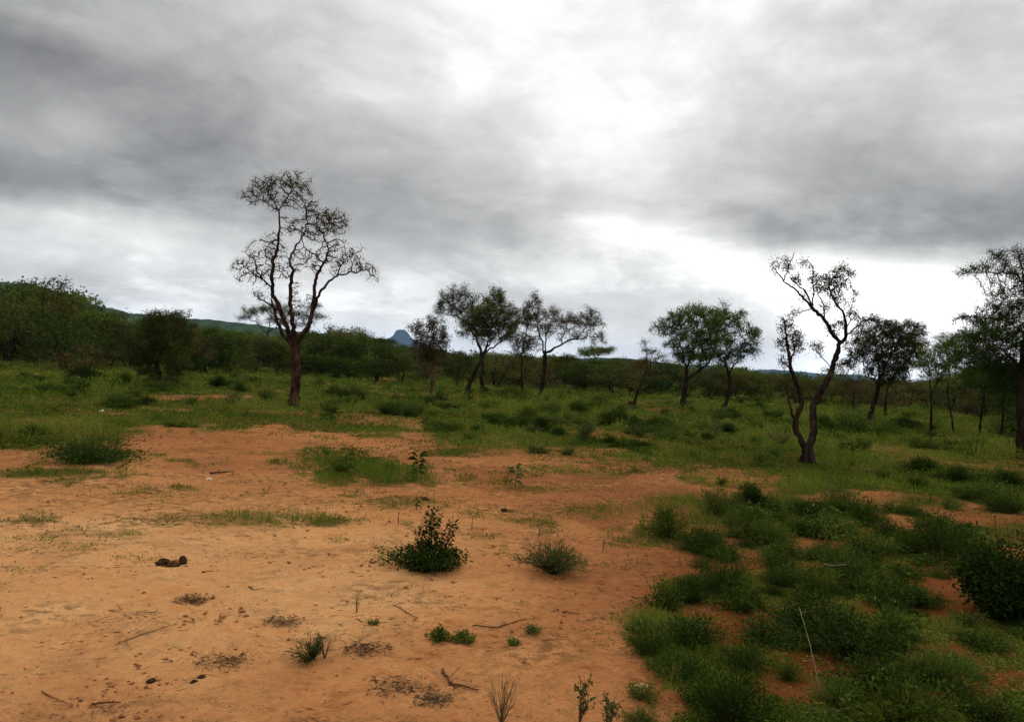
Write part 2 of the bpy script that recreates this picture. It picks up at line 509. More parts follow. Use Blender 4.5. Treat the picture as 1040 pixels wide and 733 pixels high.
MT = {
    'bark_dark': rough_mat('bark_dark', [(0.35, (0.006, 0.004, 0.003)), (0.5, (0.020, 0.013, 0.009)), (0.68, (0.045, 0.030, 0.020))], 9, 0.9, (1, 1, 0.25)),
    'bark_brown': rough_mat('bark_brown', [(0.35, (0.010, 0.006, 0.004)), (0.5, (0.036, 0.019, 0.012)), (0.68, (0.085, 0.048, 0.032))], 9, 0.9, (1, 1, 0.25)),
    'bark_tan': rough_mat('bark_tan', [(0.35, (0.022, 0.011, 0.006)), (0.5, (0.07, 0.038, 0.02)), (0.68, (0.16, 0.10, 0.05))], 9, 0.9, (1, 1, 0.25)),
    'olive': leaf_mat('leaves_olive', [(0.0, (0.020, 0.024, 0.005)), (0.5, (0.055, 0.062, 0.012)), (1.0, (0.115, 0.118, 0.026))]),
    'brown_olive': leaf_mat('leaves_brown_olive', [(0.0, (0.026, 0.019, 0.007)), (0.5, (0.064, 0.050, 0.016)), (1.0, (0.115, 0.100, 0.030))], 0.15),
    'green': leaf_mat('leaves_green', [(0.0, (0.016, 0.029, 0.004)), (0.5, (0.046, 0.072, 0.010)), (1.0, (0.100, 0.135, 0.024))]),
    'dark_green': leaf_mat('leaves_dark_green', [(0.0, (0.008, 0.015, 0.002)), (0.5, (0.026, 0.046, 0.008)), (1.0, (0.062, 0.098, 0.018))], 0.15),
    'bright': leaf_mat('leaves_bright', [(0.0, (0.024, 0.038, 0.005)), (0.5, (0.062, 0.088, 0.012)), (1.0, (0.12, 0.15, 0.028))]),
    'grey_green': leaf_mat('leaves_grey_green', [(0.0, (0.022, 0.030, 0.007)), (0.5, (0.058, 0.074, 0.018)), (1.0, (0.14, 0.15, 0.05))]),
    'grass': leaf_mat('grass_blades', [(0.0, (0.014, 0.024, 0.002)), (0.35, (0.055, 0.088, 0.009)), (0.65, (0.110, 0.155, 0.016)), (0.9, (0.15, 0.155, 0.022)), (1.0, (0.22, 0.16, 0.05))], 0.3),
    'dry': leaf_mat('dry_stems', [(0.0, (0.05, 0.028, 0.014)), (0.5, (0.11, 0.065, 0.03)), (1.0, (0.26, 0.17, 0.09))], 0.1),
    'twig': rough_mat('dead_wood', [(0.3, (0.03, 0.015, 0.008)), (0.6, (0.085, 0.042, 0.022)), (0.8, (0.16, 0.09, 0.05))], 40, 0.4),
    'pale_twig': rough_mat('bleached_wood', [(0.3, (0.10, 0.07, 0.045)), (0.7, (0.25, 0.19, 0.13))], 40, 0.4),
    'clod': rough_mat('soil_clod', [(0.3, (0.06, 0.022, 0.009)), (0.55, (0.16, 0.062, 0.026)), (0.75, (0.30, 0.14, 0.06))], 30, 0.6),
    'dung': rough_mat('dry_dung', [(0.3, (0.012, 0.007, 0.004)), (0.55, (0.045, 0.024, 0.011)), (0.75, (0.11, 0.055, 0.024))], 45, 0.9),
    'pale_stone': rough_mat('pale_stone', [(0.3, (0.28, 0.2, 0.14)), (0.6, (0.48, 0.38, 0.29)), (0.8, (0.6, 0.5, 0.4))], 30, 0.5),
    'pink_stone': rough_mat('pink_stone', [(0.3, (0.14, 0.075, 0.04)), (0.6, (0.30, 0.18, 0.11)), (0.8, (0.42, 0.28, 0.19))], 30, 0.5),
    'white': rough_mat('white_scrap', [(0.3, (0.6, 0.6, 0.6)), (0.7, (0.85, 0.85, 0.85))], 30, 0.2),
}

def ground_material():
    m, nt = new_mat('red_sand_and_grass_soil')
    tcn = N(nt, 'ShaderNodeTexCoord')
    P = tcn.outputs['Object']
    veg = N(nt, 'ShaderNodeAttribute', attribute_name='veg').outputs['Fac']
    dark_soil = N(nt, 'ShaderNodeAttribute', attribute_name='dark_soil').outputs['Fac']
    pale = N(nt, 'ShaderNodeAttribute', attribute_name='pale').outputs['Fac']
    nb = noise(nt, P, 0.35, 5, 0.6, 0.4)
    nm = noise(nt, P, 1.7, 6, 0.62, 0.5)
    nf = noise(nt, P, 9.0, 6, 0.65, 0.2)
    ng = noise(nt, P, 70.0, 4, 0.7)
    f = M(nt, 'ADD', M(nt, 'MULTIPLY', nb, 0.45), M(nt, 'MULTIPLY', nm, 0.40))
    f = M(nt, 'ADD', f, M(nt, 'MULTIPLY', nf, 0.45))
    f = M(nt, 'ADD', f, M(nt, 'ADD', M(nt, 'MULTIPLY', noise(nt, P, 28.0, 5, 0.7), 0.22), -0.21))
    f = M(nt, 'ADD', f, M(nt, 'MULTIPLY', M(nt, 'SUBTRACT', pale, 0.5), 0.30))
    sand = ramp(nt, f, [(0.34, (0.140, 0.047, 0.018)), (0.44, (0.250, 0.095, 0.037)), (0.54, (0.340, 0.148, 0.055)), (0.66, (0.415, 0.203, 0.080)), (0.78, (0.475, 0.260, 0.112))])
    sand = mixc(nt, M(nt, 'MULTIPLY', dark_soil, 1.0), sand, mixc(nt, nf, (0.060, 0.017, 0.005), (0.165, 0.050, 0.014)))
    stain = M(nt, 'MULTIPLY', ramp(nt, noise(nt, P, 0.9, 7, 0.68, 0.8), [(0.50, 0.0), (0.68, 1.0)]), 0.42)
    sand = mixc(nt, stain, sand, (0.150, 0.054, 0.020))
    back = N(nt, 'ShaderNodeAttribute', attribute_name='crumb').outputs['Fac']
    # litter stain: dark crumbs and organic matter in patches
    crumbs = M(nt, 'MULTIPLY', ramp(nt, M(nt, 'ADD', nf, M(nt, 'MULTIPLY', back, 0.04)), [(0.50, 0.0), (0.68, 1.0)]), ramp(nt, M(nt, 'ADD', nm, M(nt, 'MULTIPLY', back, 0.09)), [(0.42, 0.0), (0.66, 1.0)]))
    sand = mixc(nt, M(nt, 'MULTIPLY', crumbs, 0.7), sand, (0.085, 0.033, 0.012))
    vor = N(nt, 'ShaderNodeTexVoronoi')
    vor.inputs['Scale'].default_value = 22.0
    nt.links.new(P, vor.inputs['Vector'])
    dots = M(nt, 'MULTIPLY', ramp(nt, vor.outputs['Distance'], [(0.10, 1.0), (0.20, 0.0)]), ramp(nt, nm, [(0.44, 0.0), (0.56, 1.0)]))
    sand = mixc(nt, M(nt, 'MULTIPLY', dots, 0.8), sand, (0.085, 0.035, 0.016))
    vo2 = N(nt, 'ShaderNodeTexVoronoi')
    vo2.inputs['Scale'].default_value = 60.0
    nt.links.new(P, vo2.inputs['Vector'])
    grit = M(nt, 'MULTIPLY', ramp(nt, vo2.outputs['Distance'], [(0.12, 1.0), (0.26, 0.0)]), ramp(nt, noise(nt, P, 3.3, 5, 0.7), [(0.42, 0.0), (0.60, 1.0)]))
    sand = mixc(nt, M(nt, 'MULTIPLY', grit, 0.75), sand, (0.10, 0.036, 0.013))
    sand = mixc(nt, M(nt, 'MULTIPLY', ng, 0.35), sand, mixc(nt, 0.5, sand, (0.12, 0.05, 0.02)))
    gv = mixc(nt, ramp(nt, nf, [(0.35, 0.0), (0.65, 1.0)]), (0.024, 0.026, 0.005), (0.072, 0.070, 0.014))
    gv = mixc(nt, ramp(nt, nm, [(0.50, 0.0), (0.72, 0.7)]), gv, (0.10, 0.062, 0.016))
    vf = M(nt, 'ADD', veg, M(nt, 'MULTIPLY', M(nt, 'SUBTRACT', nf, 0.5), 0.9))
    col = mixc(nt, ramp(nt, vf, [(0.32, 0.0), (0.82, 0.92)]), sand, gv)
    b = N(nt, 'ShaderNodeBsdfPrincipled')
    nt.links.new(col, b.inputs['Base Color'])
    b.inputs['Roughness'].default_value = 0.95
    b.inputs['Specular IOR Level'].default_value = 0.0
    hgt = M(nt, 'ADD', M(nt, 'MULTIPLY', nf, 1.0), M(nt, 'MULTIPLY', ng, 0.25))
    hgt = M(nt, 'ADD', hgt, M(nt, 'MULTIPLY', crumbs, 0.4))
    bp = N(nt, 'ShaderNodeBump')
    bp.inputs['Strength'].default_value = 1.0
    bp.inputs['Distance'].default_value = 0.05
    nt.links.new(hgt, bp.inputs['Height'])
    nt.links.new(bp.outputs[0], b.inputs['Normal'])
    o = N(nt, 'ShaderNodeOutputMaterial')
    nt.links.new(b.outputs[0], o.inputs[0])
    return m

# ------------------------------------------------------------------ ground sheet
def build_ground():
    ang = np.concatenate([np.arange(-44, 44, 0.2), np.arange(44, 316, 4.0)])
    ang = np.radians(ang)
    rr = 0.5 * np.exp(np.arange(0, 1 + math.log(6000 / 0.5) / 0.0115) * 0.0115)
    A, R = np.meshgrid(ang, rr)
    X, Y = R * np.sin(A), R * np.cos(A)
    x, y = X.ravel(), Y.ravel()
    z = terrain(x, y)
    r = R.ravel()
    near = r < 16
    z = z + np.where(near, 0.030 * (fbm(x / 0.20, y / 0.20, 4, 5) - 0.5), 0)
    veg = np.ones_like(x)
    k = r < 60
    veg[k] = veg_cover(x[k], y[k])
    far = ~k
    veg[far] = 0.75 + 0.25 * fbm(x[far] / 4, y[far] / 4, 3, 8)
    px, py, w = project(np.stack([x, y, z], -1))
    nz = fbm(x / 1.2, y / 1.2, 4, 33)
    dark_soil = sstep(600, 760, px + (nz - 0.5) * 160) * sstep(470, 620, py) * np.where(w > 0.6, 1, 0)  # soil colour turns darker and redder towards the near right
    dark_soil = np.maximum(dark_soil, 0.45 * sstep(0.55, 0.75, nz) * np.where(w > 0.6, 1, 0) * sstep(380, 560, px))
    # the smooth pale track across the sand, redder crumbly soil behind and in front of it
    track = np.exp(-((py - 570 - 0.03 * px) / 75) ** 2) * (1 - sstep(330, 620, px)) + 0.75 * np.exp(-((px - 40) / 260) ** 2 - ((py - 660) / 90) ** 2)
    pale = np.clip(0.32 + 0.75 * track, 0, 1) * np.where(w > 0.6, 1, 0.6)
    crumb = (1 - sstep(505, 535, py + (nz - .5) * 60)) + 0.7 * sstep(480, 600, px) * (1 - sstep(640, 720, py))
    V = np.stack([x, y, z], -1)
    na, nr = len(ang), len(rr)
    i = np.arange(nr - 1)[:, None] * na
    j = np.arange(na)[None]
    j2 = (j + 1) % na
    F = np.stack([i + j, i + na + j, i + na + j2, i + j2], -1).reshape(-1, 4)[:, ::-1]
    V = np.concatenate([V, [[0, 0, float(terrain(0, 0))]]])
    c = len(V) - 1
    cap = np.stack([np.full(na, c), np.arange(na), (np.arange(na) + 1) % na], -1)[:, ::-1]
    ex = lambda a: np.append(a, 0.2)
    me = make_mesh('ground', V, [F, cap], ground_material(), {'veg': ex(veg), 'dark_soil': ex(dark_soil), 'pale': ex(pale), 'crumb': ex(crumb)}, True)
    tag(link('ground', me), kind='structure')

build_ground()

# ------------------------------------------------------------------ distant hills
def hill_mat(name, a, b, c, scale):
    m, nt = new_mat(name)
    tcn = N(nt, 'ShaderNodeTexCoord')
    n = noise(nt, tcn.outputs['Object'], scale, 7, 0.7)
    n2_ = noise(nt, tcn.outputs['Object'], scale * 0.12, 4, 0.5)
    col = mixc(nt, ramp(nt, n, [(0.40, 0.0), (0.60, 1.0)]), a, b)
    col = mixc(nt, ramp(nt, n2_, [(0.45, 0.0), (0.7, 0.6)]), col, c)
    bs = N(nt, 'ShaderNodeBsdfPrincipled')
    nt.links.new(col, bs.inputs['Base Color'])
    bs.inputs['Roughness'].default_value = 1.0
    bs.inputs['Specular IOR Level'].default_value = 0.0
    o = N(nt, 'ShaderNodeOutputMaterial')
    nt.links.new(bs.outputs[0], o.inputs[0])
    return m

def ridge(name, prof, dist, depth, mat, rough, seed):
    """a real ridge: crest traced as (pixel x, pixel y) at a true distance, with slopes to both sides"""
    xs = np.linspace(prof[0][0], prof[-1][0], 260)
    ys = np.interp(xs, [p[0] for p in prof], [p[1] for p in prof])
    C = EYE + ray(xs, ys) * dist
    nd = 41
    t = np.linspace(-1, 1, nd)
    V = np.empty((nd, len(xs), 3))
    for k, tt in enumerate(t):
        yy = C[:, 1] + tt * depth
        xx = C[:, 0] * (yy / dist)
        base = terrain(xx, yy) - 4.0
        fall = (1 - abs(tt)) ** 1.3
        nz = (fbm(xx / (depth * 0.12), yy / (depth * 0.12), 4, seed) - 0.5) * rough * (1 - fall ** 6) * (1 - abs(tt))
        V[k, :, 0], V[k, :, 1] = xx, yy
        V[k, :, 2] = base + np.maximum(C[:, 2] - base, 0) * fall + nz
        V[k, :, 2] += (fbm(xx / 9.0, yy / 9.0, 2, seed + 3) - 0.5) * rough * 0.12
    n = len(xs)
    i = np.arange(nd - 1)[:, None] * n
    j = np.arange(n - 1)[None]
    F = np.stack([i + j, i + j + 1, i + n + j + 1, i + n + j], -1).reshape(-1, 4)
    tag(link(name, make_mesh(name, V.reshape(-1, 3), [F], mat, None, True)), kind='structure')

ridge('green_hill', [(-420, 300), (-250, 282), (-120, 280), (-20, 285), (30, 288), (62, 297), (90, 308), (128, 317), (180, 322), (240, 327), (300, 336), (350, 341), (385, 343), (400, 348), (440, 362), (520, 372)],
      900, 380, hill_mat('hill_bush_green', (0.012, 0.022, 0.007), (0.032, 0.050, 0.017), (0.045, 0.052, 0.019), 0.09), 18, 51)
ridge('low_green_hill', [(500, 376), (540, 370), (575, 365.5), (605, 363), (640, 364), (680, 369), (720, 376), (760, 384)],
      1500, 300, hill_mat('low_hill_bush', (0.010, 0.019, 0.007), (0.028, 0.044, 0.016), (0.036, 0.042, 0.016), 0.06), 12, 54)
ridge('mesa_hill', [(330, 366), (370, 356), (385, 349), (392, 345), (399, 341), (402, 336), (405, 334.5), (411, 335), (414, 337.5), (418, 343), (425, 347), (440, 353), (470, 362), (520, 371)],
      4200, 420, hill_mat('mesa_rock_and_bush', (0.012, 0.018, 0.016), (0.03, 0.042, 0.03), (0.035, 0.04, 0.032), 0.02), 16, 52)
ridge('far_ridge', [(560, 380), (620, 376), (660, 373), (690, 371), (715, 371), (738, 372.5), (760, 376), (785, 375), (810, 377), (840, 380), (870, 380), (905, 387), (940, 389), (980, 389), (1040, 394), (1150, 400), (1300, 410)],
      3600, 700, hill_mat('ridge_bush', (0.010, 0.02, 0.016), (0.028, 0.045, 0.03), (0.03, 0.042, 0.028), 0.025), 20, 53)

# ------------------------------------------------------------------ trees
def grow(nodes, parent, r0, att, step, rs, iters=80, kill=1.4, jit=0.35, reach=1e9, sag=0.0):
    """space colonisation: branches grow from the limb nodes towards the attraction points"""
    pos, par, rad = list(nodes), list(parent), list(r0)
    P = np.array(pos)
    A = np.array(att)
    D = np.full(len(A), 1e9)
    I = np.zeros(len(A), int)
    for s in range(0, len(P), 400):
        d = np.linalg.norm(A[:, None] - P[None, s:s + 400], axis=-1)
        k = d.argmin(1)
        dm = d[np.arange(len(A)), k]
        b = dm < D
        D[b], I[b] = dm[b], k[b] + s
    alive = np.ones(len(A), bool)
    for it in range(iters):
        alive &= D > step * kill
        act = alive & (D < reach)
        if not act.any():
            break
        idx = I[act]
        dv = unit(A[act] - P[idx])
        un, inv = np.unique(idx, return_inverse=True)
        S = np.zeros((len(un), 3))
        np.add.at(S, inv, dv)
        S = unit(S + rs.normal(size=S.shape) * jit * np.maximum(np.linalg.norm(S, axis=1, keepdims=True), .3) + np.array([0, 0, -sag]))
        new = P[un] + S * step
        # not on top of an existing node
        keep = np.ones(len(new), bool)
        for s in range(0, len(new), 200):
            dd = np.linalg.norm(new[s:s + 200, None] - P[None], axis=-1).min(1)
            keep[s:s + 200] = dd > step * 0.45
        stuck = np.isin(I, un[~keep]) & act
        alive &= ~(stuck & (rs.rand(len(A)) < 0.5))
        new, un = new[keep], un[keep]
        if not len(new):
            continue
        base = len(P)
        P = np.concatenate([P, new])
        par.extend(un.tolist())
        rad.extend([0.0] * len(new))
        d = np.linalg.norm(A[:, None] - new[None], axis=-1)
        k = d.argmin(1)
        dm = d[np.arange(len(A)), k]
        b = dm < D
        D[b], I[b] = dm[b], k[b] + base
        if len(P) > 6000:
            break
    return P, np.array(par), np.array(rad)

def wood_mesh(name, P, par, r0, rtip, mat, rs, power=0.46):
    n = len(P)
    cnt = np.zeros(n)
    kids = [[] for _ in range(n)]
    for i in range(n - 1, 0, -1):
        if par[i] >= 0:
            kids[par[i]].append(i)
    for i in range(n - 1, -1, -1):
        cnt[i] = max(1.0, cnt[i])
        if par[i] >= 0:
            cnt[par[i]] += cnt[i]
    R = np.maximum(rtip * np.maximum(cnt, 1) ** (power * 0.62), 0)
    lim = r0 > 0
    R = np.where(lim, np.maximum(r0, np.minimum(R, r0 * 1.15)), R)
    for i in range(n):
        if par[i] >= 0:
            R[i] = min(R[i], R[par[i]])
    g = Geo()
    stack = [(i, None) for i in range(n) if par[i] < 0]
    while stack:
        i, start = stack.pop()
        chain = ([start] if start is not None else []) + [i]
        c = i
        while kids[c]:
            ks = sorted(kids[c], key=lambda q: (-int(r0[q] > 0), -cnt[q]))
            for o in ks[1:]:
                stack.append((o, c))
            c = ks[0]
            chain.append(c)
        if len(chain) < 2:
            continue
        rr = R[chain].copy()
        if start is not None:
            rr[0] = min(rr[0], rr[1] * 1.25)
        rr[-1] *= 0.5
        k = 9 if rr[0] > 0.05 else 6 if rr[0] > 0.02 else 4 if rr[0] > 0.008 else 3
        V, F = tube(P[chain], rr, k, rs, 0.2 if k >= 6 else 0.0)
        g.add(V, F)
    return g.mesh(name, mat, True), R, cnt

def sample_limb(pts, rs, step, depth0, depth1, wob):
    """(px, py, r_px) -> resampled polyline with depth"""
    a = np.array(pts, float)
    seg = np.hypot(*np.diff(a[:, :2], axis=0).T)
    s = np.concatenate([[0], np.cumsum(seg)])
    m = max(2, int(s[-1] / step) + 1)
    t = np.linspace(0, s[-1], m)
    out = np.stack([np.interp(t, s, a[:, k]) for k in range(3)], -1)
    out[1:-1, :2] += rs.normal(size=(max(m - 2, 0), 2)) * wob
    dep = np.interp(t / s[-1], [0, 0.5, 1], [depth0, depth0 + (depth1 - depth0) * 0.6, depth1])
    return out, dep

def tree(name, base, limbs, clumps, label, bark, leaf, rtip=0.004, leaf_len=0.05, leaf_w=0.02, per=6, step_px=3.2, seed=1, depth=0.45, att=26,
         group=None, sag=0.0, jit=0.35, cat='tree', tint=(0.5, 0.25), lspread=0.9, bend=0.5, thick=1.0, jag=0.7):
    """a tree whose limbs stand where the photograph shows them, grown to full depth. limbs: lists of (px, py, radius px); clumps: (px, py, rx, ry[, density])"""
    rs = np.random.RandomState(seed)
    g0 = G(*base)
    dist = g0[1]
    s = dist / FPX
    off = np.array([g0[0], g0[1], g0[2]])
    nodes, par, r0, pix, deps = [], [], [], [], []
    def world(px, py, dep):
        return EYE + ray(px, py) * (dist + np.asarray(dep)[..., None])
    for li, lb in enumerate(limbs):
        if li == 0:
            p, d = sample_limb(lb, rs, 3.0, 0, 0, 0.25)
            W = world(p[:, 0], p[:, 1], d)
            W[0, 2] = g0[2] - 0.06
            hh = np.maximum(W[:, 2] - g0[2], 0)
            p[:, 2] *= 1 + 0.45 * np.exp(-hh / 0.14)
            prev = -1
            st = 0
        else:
            q = np.array(pix)
            j = int(np.hypot(q[:, 0] - lb[0][0], q[:, 1] - lb[0][1]).argmin())
            ln = math.hypot(lb[-1][0] - lb[0][0], lb[-1][1] - lb[0][1]) * s
            d1 = deps[j] + rs.uniform(-1, 1) * ln * bend
            lb2 = [(q[j, 0], q[j, 1], lb[0][2])] + list(lb[1:])
            p, d = sample_limb(lb2, rs, 3.0, deps[j], d1, jag)
            W = world(p[:, 0], p[:, 1], d)
            prev = j
            st = 1
        for k in range(st, len(W)):
            nodes.append(W[k]); par.append(prev); r0.append((p[k, 2] * thick * (0.80 if p[k, 2] > 1.6 else 0.62)) * s); pix.append(p[k, :2]); deps.append(float(d[k]))
            prev = len(nodes) - 1
    q, qd = np.array(pix), np.array(deps)
    A = []
    for c in clumps:
        cx, cy, rx, ry = c[:4]
        dn = c[4] if len(c) > 4 else 1.0
        j = int(np.hypot(q[:, 0] - cx, q[:, 1] - cy).argmin())
        dd = math.hypot(q[j, 0] - cx, q[j, 1] - cy) * s
        dc = qd[j] + rs.uniform(-1, 1) * min(dd, 1.0) * 0.8
        n = max(8, int(att * 2.0 * dn ** 0.8 * rx * ry / 100.0))
        v = np.clip(rs.normal(size=(n, 3)) * 0.54, -1.4, 1.4)
        ddep = max(rx, ry) * s * (0.7 + depth)
        A.append(world(cx + v[:, 0] * rx, cy + v[:, 1] * ry, dc + v[:, 2] * ddep))
    A = np.concatenate(A)
    P, par, r0 = grow(nodes, par, r0, A, step_px * s * 0.85, rs, jit=jit, sag=sag, kill=1.15)
    P = P - off
    root = empty(name, off, label, cat, group)
    me, R, cnt = wood_mesh(name + '_trunk', P, par, r0, rtip * 1.75, MT[bark], rs)
    link('trunk', me, root)
    tips = np.where((cnt <= 8) & (r0 == 0))[0]
    if len(tips):
        k = np.repeat(tips, int(round(per * 1.9)))
        st = step_px * s
        C = P[k] + rs.normal(size=(len(k), 3)) * st * lspread * 0.8
        ax = rs.normal(size=(len(k), 3)) + np.array([0, 0, 0.25])
        V, F = leaf_quads(C, ax, 0.82 * leaf_len * rs.uniform(0.4, 1.5, len(k)), 0.85 * leaf_w * rs.uniform(0.6, 1.4, len(k)), rs)
        # clump-wise tint
        tb = np.clip(tint[0] + tint[1] * (vnoise(P[k][:, 0] / .5 + 50, P[k][:, 2] / .5 + 50, 3) * 2 - 1) + rs.normal(size=len(k)) * 0.16, 0, 1)
        link('crown', make_mesh(name + '_crown', V, [F], MT[leaf], {'tint': np.repeat(tb, 4)}), root)
    return root

HERO = []                                   # (what a label can point to, world x, world y)
def hero(phrase, root):
    HERO.append((phrase, root.location.x, root.location.y))
    return root

hero('the tall many-stemmed thin tree', tree('acacia_tree', (298, 413),
    [[(298, 413, 6.3), (299, 400, 5.6), (301, 380, 5.6), (300, 365, 6.0), (300, 350, 6.0), (300, 343, 4.5)],
     [(299, 352, 3.6), (293, 338, 3.0), (286, 318, 2.6), (277, 299, 2.3), (276, 279, 2.0), (278, 264, 1.8), (282, 251, 1.6), (283.5, 239, 1.4), (284, 226, 1.2), (283, 214, 1.1)],
     [(296, 356, 2.6), (289, 342, 2.2), (283, 331, 1.9), (279, 318, 1.7), (276, 305, 1.4)],
     [(300, 345, 3.0), (297, 328, 2.6), (295, 310, 2.2), (295, 294, 2.0), (296, 283, 1.9), (298, 274, 1.8), (293, 265, 1.5), (299, 253, 1.2), (308, 239, 1.0), (312, 226, 0.9), (311, 211, 0.7)],
     [(303, 350, 3.6), (309, 338, 3.0), (315, 327, 2.6), (318, 312, 2.2), (319, 294, 1.9), (322, 279, 1.7), (328, 268, 1.5), (331, 261, 1.3), (334, 252, 1.0), (328, 239, 0.8), (335, 228, 0.6)],
     [(315, 325, 2.0), (324, 300, 1.7), (331, 289, 1.5), (342, 280, 1.2), (355, 277, 1.0), (368, 275, 0.8), (378, 271, 0.5)],
     [(326, 266, 1.1), (318, 257, 1.0), (311, 254, 0.8), (307, 245, 0.6)],
     [(276, 293, 1.3), (268, 285, 1.1), (260, 274, 0.9), (259, 264, 0.8), (249, 256, 0.5)],
     [(266, 283, 0.9), (256, 277, 0.7), (246, 268, 0.5)],
     [(283, 214, 0.9), (277, 203, 0.7), (268, 190, 0.5)], [(283, 214, 0.9), (290, 203, 0.7), (300, 190, 0.6), (306, 185, 0.4)], [(283, 212, 0.7), (270, 206, 0.6), (258, 199, 0.4)],
     [(297, 275, 0.9), (291, 283, 0.7), (286, 276, 0.6)], [(342, 280, 0.9), (346, 270, 0.7), (352, 262, 0.5)], [(309, 237, 0.7), (300, 232, 0.6), (297, 226, 0.4)],
     [(286, 318, 1.2), (268, 305, 0.9), (258, 300, 0.5)]],
    [(268, 194, 17, 12, .9), (292, 185, 20, 9, .9), (309, 197, 10, 11, .7), (256, 200, 9, 6), (283, 206, 12, 7), (300, 199, 10, 8, .8), (277, 187, 10, 8), (299, 230, 12, 9, 1.1), (326, 224, 15, 12, 1.2), (340, 230, 12, 12, 1.2), (315, 210, 8, 9),
     (337, 221, 13, 7, 1.2), (350, 224, 6, 5), (270, 252, 12, 13, .8), (250, 268, 12, 8, .9), (241, 270, 7, 5), (264, 276, 15, 10, .8), (301, 262, 9, 9, .6), (344, 266, 13, 9, 1.3), (357, 262, 10, 8, 1.2), (368, 272, 11, 6, 1.2),
     (379, 279, 6, 6), (330, 256, 12, 10, .6), (316, 268, 10, 9, .6), (289, 273, 12, 9, .6), (265, 297, 10, 8, .5), (300, 300, 9, 10, .4), (318, 238, 8, 10, .7), (340, 250, 9, 8, .8), (283, 255, 7, 10, .5), (246, 282, 8, 5, .6)],
    'tall thin grey-brown tree with many bare rising stems and sparse tufts of leaves', 'bark_brown', 'brown_olive', 0.0060, 0.050, 0.018, 4, 3.0, 21, 0.35, 40, jit=0.28, thick=1.05, jag=0.5))

hero('the pale-trunked small tree', tree('acacia_tree', (438, 404),
    [[(438, 404, 2.9), (439, 388, 2.4), (438, 370, 2.2), (437, 357, 2.0), (436, 350, 1.5)],
     [(437, 357, 1.3), (431, 348, 1.0), (425, 338, 0.8), (420, 331, 0.5)], [(437, 352, 1.2), (441, 340, 0.9), (440, 328, 0.6)], [(438, 358, 1.2), (445, 350, 0.9), (451, 341, 0.6)]],
    [(424, 334, 8, 8), (439, 330, 9, 8, .9), (450, 343, 6, 9), (437, 352, 14, 8, 1.6), (428, 344, 9, 7, 1.2), (444, 340, 8, 8), (436, 362, 9, 6, 1.2)],
    'small brown-leaved tree with a straight pale trunk standing alone in the grass', 'bark_tan', 'brown_olive', 0.006, 0.075, 0.034, 11, 2.6, 22, 0.3, 44))

hero('the crossing trunks', tree('acacia_tree', (473, 401),
    [[(473, 401, 2.9), (480, 382, 2.5), (487, 369, 2.3), (491, 360, 2.1), (494, 352, 1.6)],
     [(491, 362, 1.4), (498, 355, 1.3), (505, 350, 1.1), (513, 344, 0.8), (518, 336, 0.5)], [(494, 354, 1.3), (497, 340, 1.0), (500, 325, 0.8), (506, 308, 0.5)], [(494, 352, 1.0), (505, 338, 0.8), (511, 326, 0.5)]],
    [(490, 324, 16, 12, 1.2), (505, 316, 14, 12), (506, 301, 9, 8, .9), (512, 330, 13, 10, 1.2), (518, 322, 8, 9), (495, 338, 14, 8, 1.1), (512, 343, 8, 6), (498, 310, 9, 8)],
    'leafy tree whose trunk leans and crosses behind its neighbour', 'bark_dark', 'olive', 0.006, 0.08, 0.035, 15, 2.5, 23, 0.3, 46))
tree('acacia_tree', (491, 398),
    [[(491, 398, 2.5), (489, 386, 2.2), (490, 372, 2.0), (488.5, 355, 1.8), (485, 347, 1.5)],
     [(487, 352, 1.5), (481, 340, 1.3), (473, 327, 1.1), (466, 316, 0.8), (459, 306, 0.5)], [(473, 327, 0.9), (464, 321, 0.7), (452, 318, 0.5)], [(485, 347, 1.1), (483, 332, 0.8), (480, 318, 0.6)], [(481, 340, 0.7), (474, 338, 0.5)]],
    [(452, 306, 9, 9, .9), (462, 299, 12, 8, .8), (470, 312, 12, 9), (480, 312, 11, 12, 1.2), (476, 330, 12, 8, 1.1), (472, 337, 9, 4, 1.1), (446, 313, 5, 8, .8), (486, 330, 10, 10, 1.1), (472, 300, 7, 6, .8), (460, 316, 8, 5, .8)],
    'tree with a near-vertical trunk and airy branches reaching over the pale-trunked tree', 'bark_dark', 'olive', 0.006, 0.08, 0.035, 11, 2.5, 24, 0.3, 46)
hero('the thin tree with the narrow crown', tree('acacia_tree', (531, 401),
    [[(531, 401, 1.7), (530, 387, 1.6), (529.5, 375, 1.5), (530, 362, 1.4), (532, 349, 1.1)], [(530, 362, 0.9), (525, 350, 0.7), (522, 338, 0.5)], [(532, 349, 0.9), (535, 335, 0.7), (536, 322, 0.5)]],
    [(526, 341, 9, 13, 1.1), (535, 326, 9, 11), (539, 346, 7, 8), (530, 352, 9, 7), (526, 322, 6, 8)],
    'thin dark tree with a narrow crown squeezed between two broader trees', 'bark_dark', 'brown_olive', 0.006, 0.08, 0.035, 11, 2.5, 25, 0.3, 44))
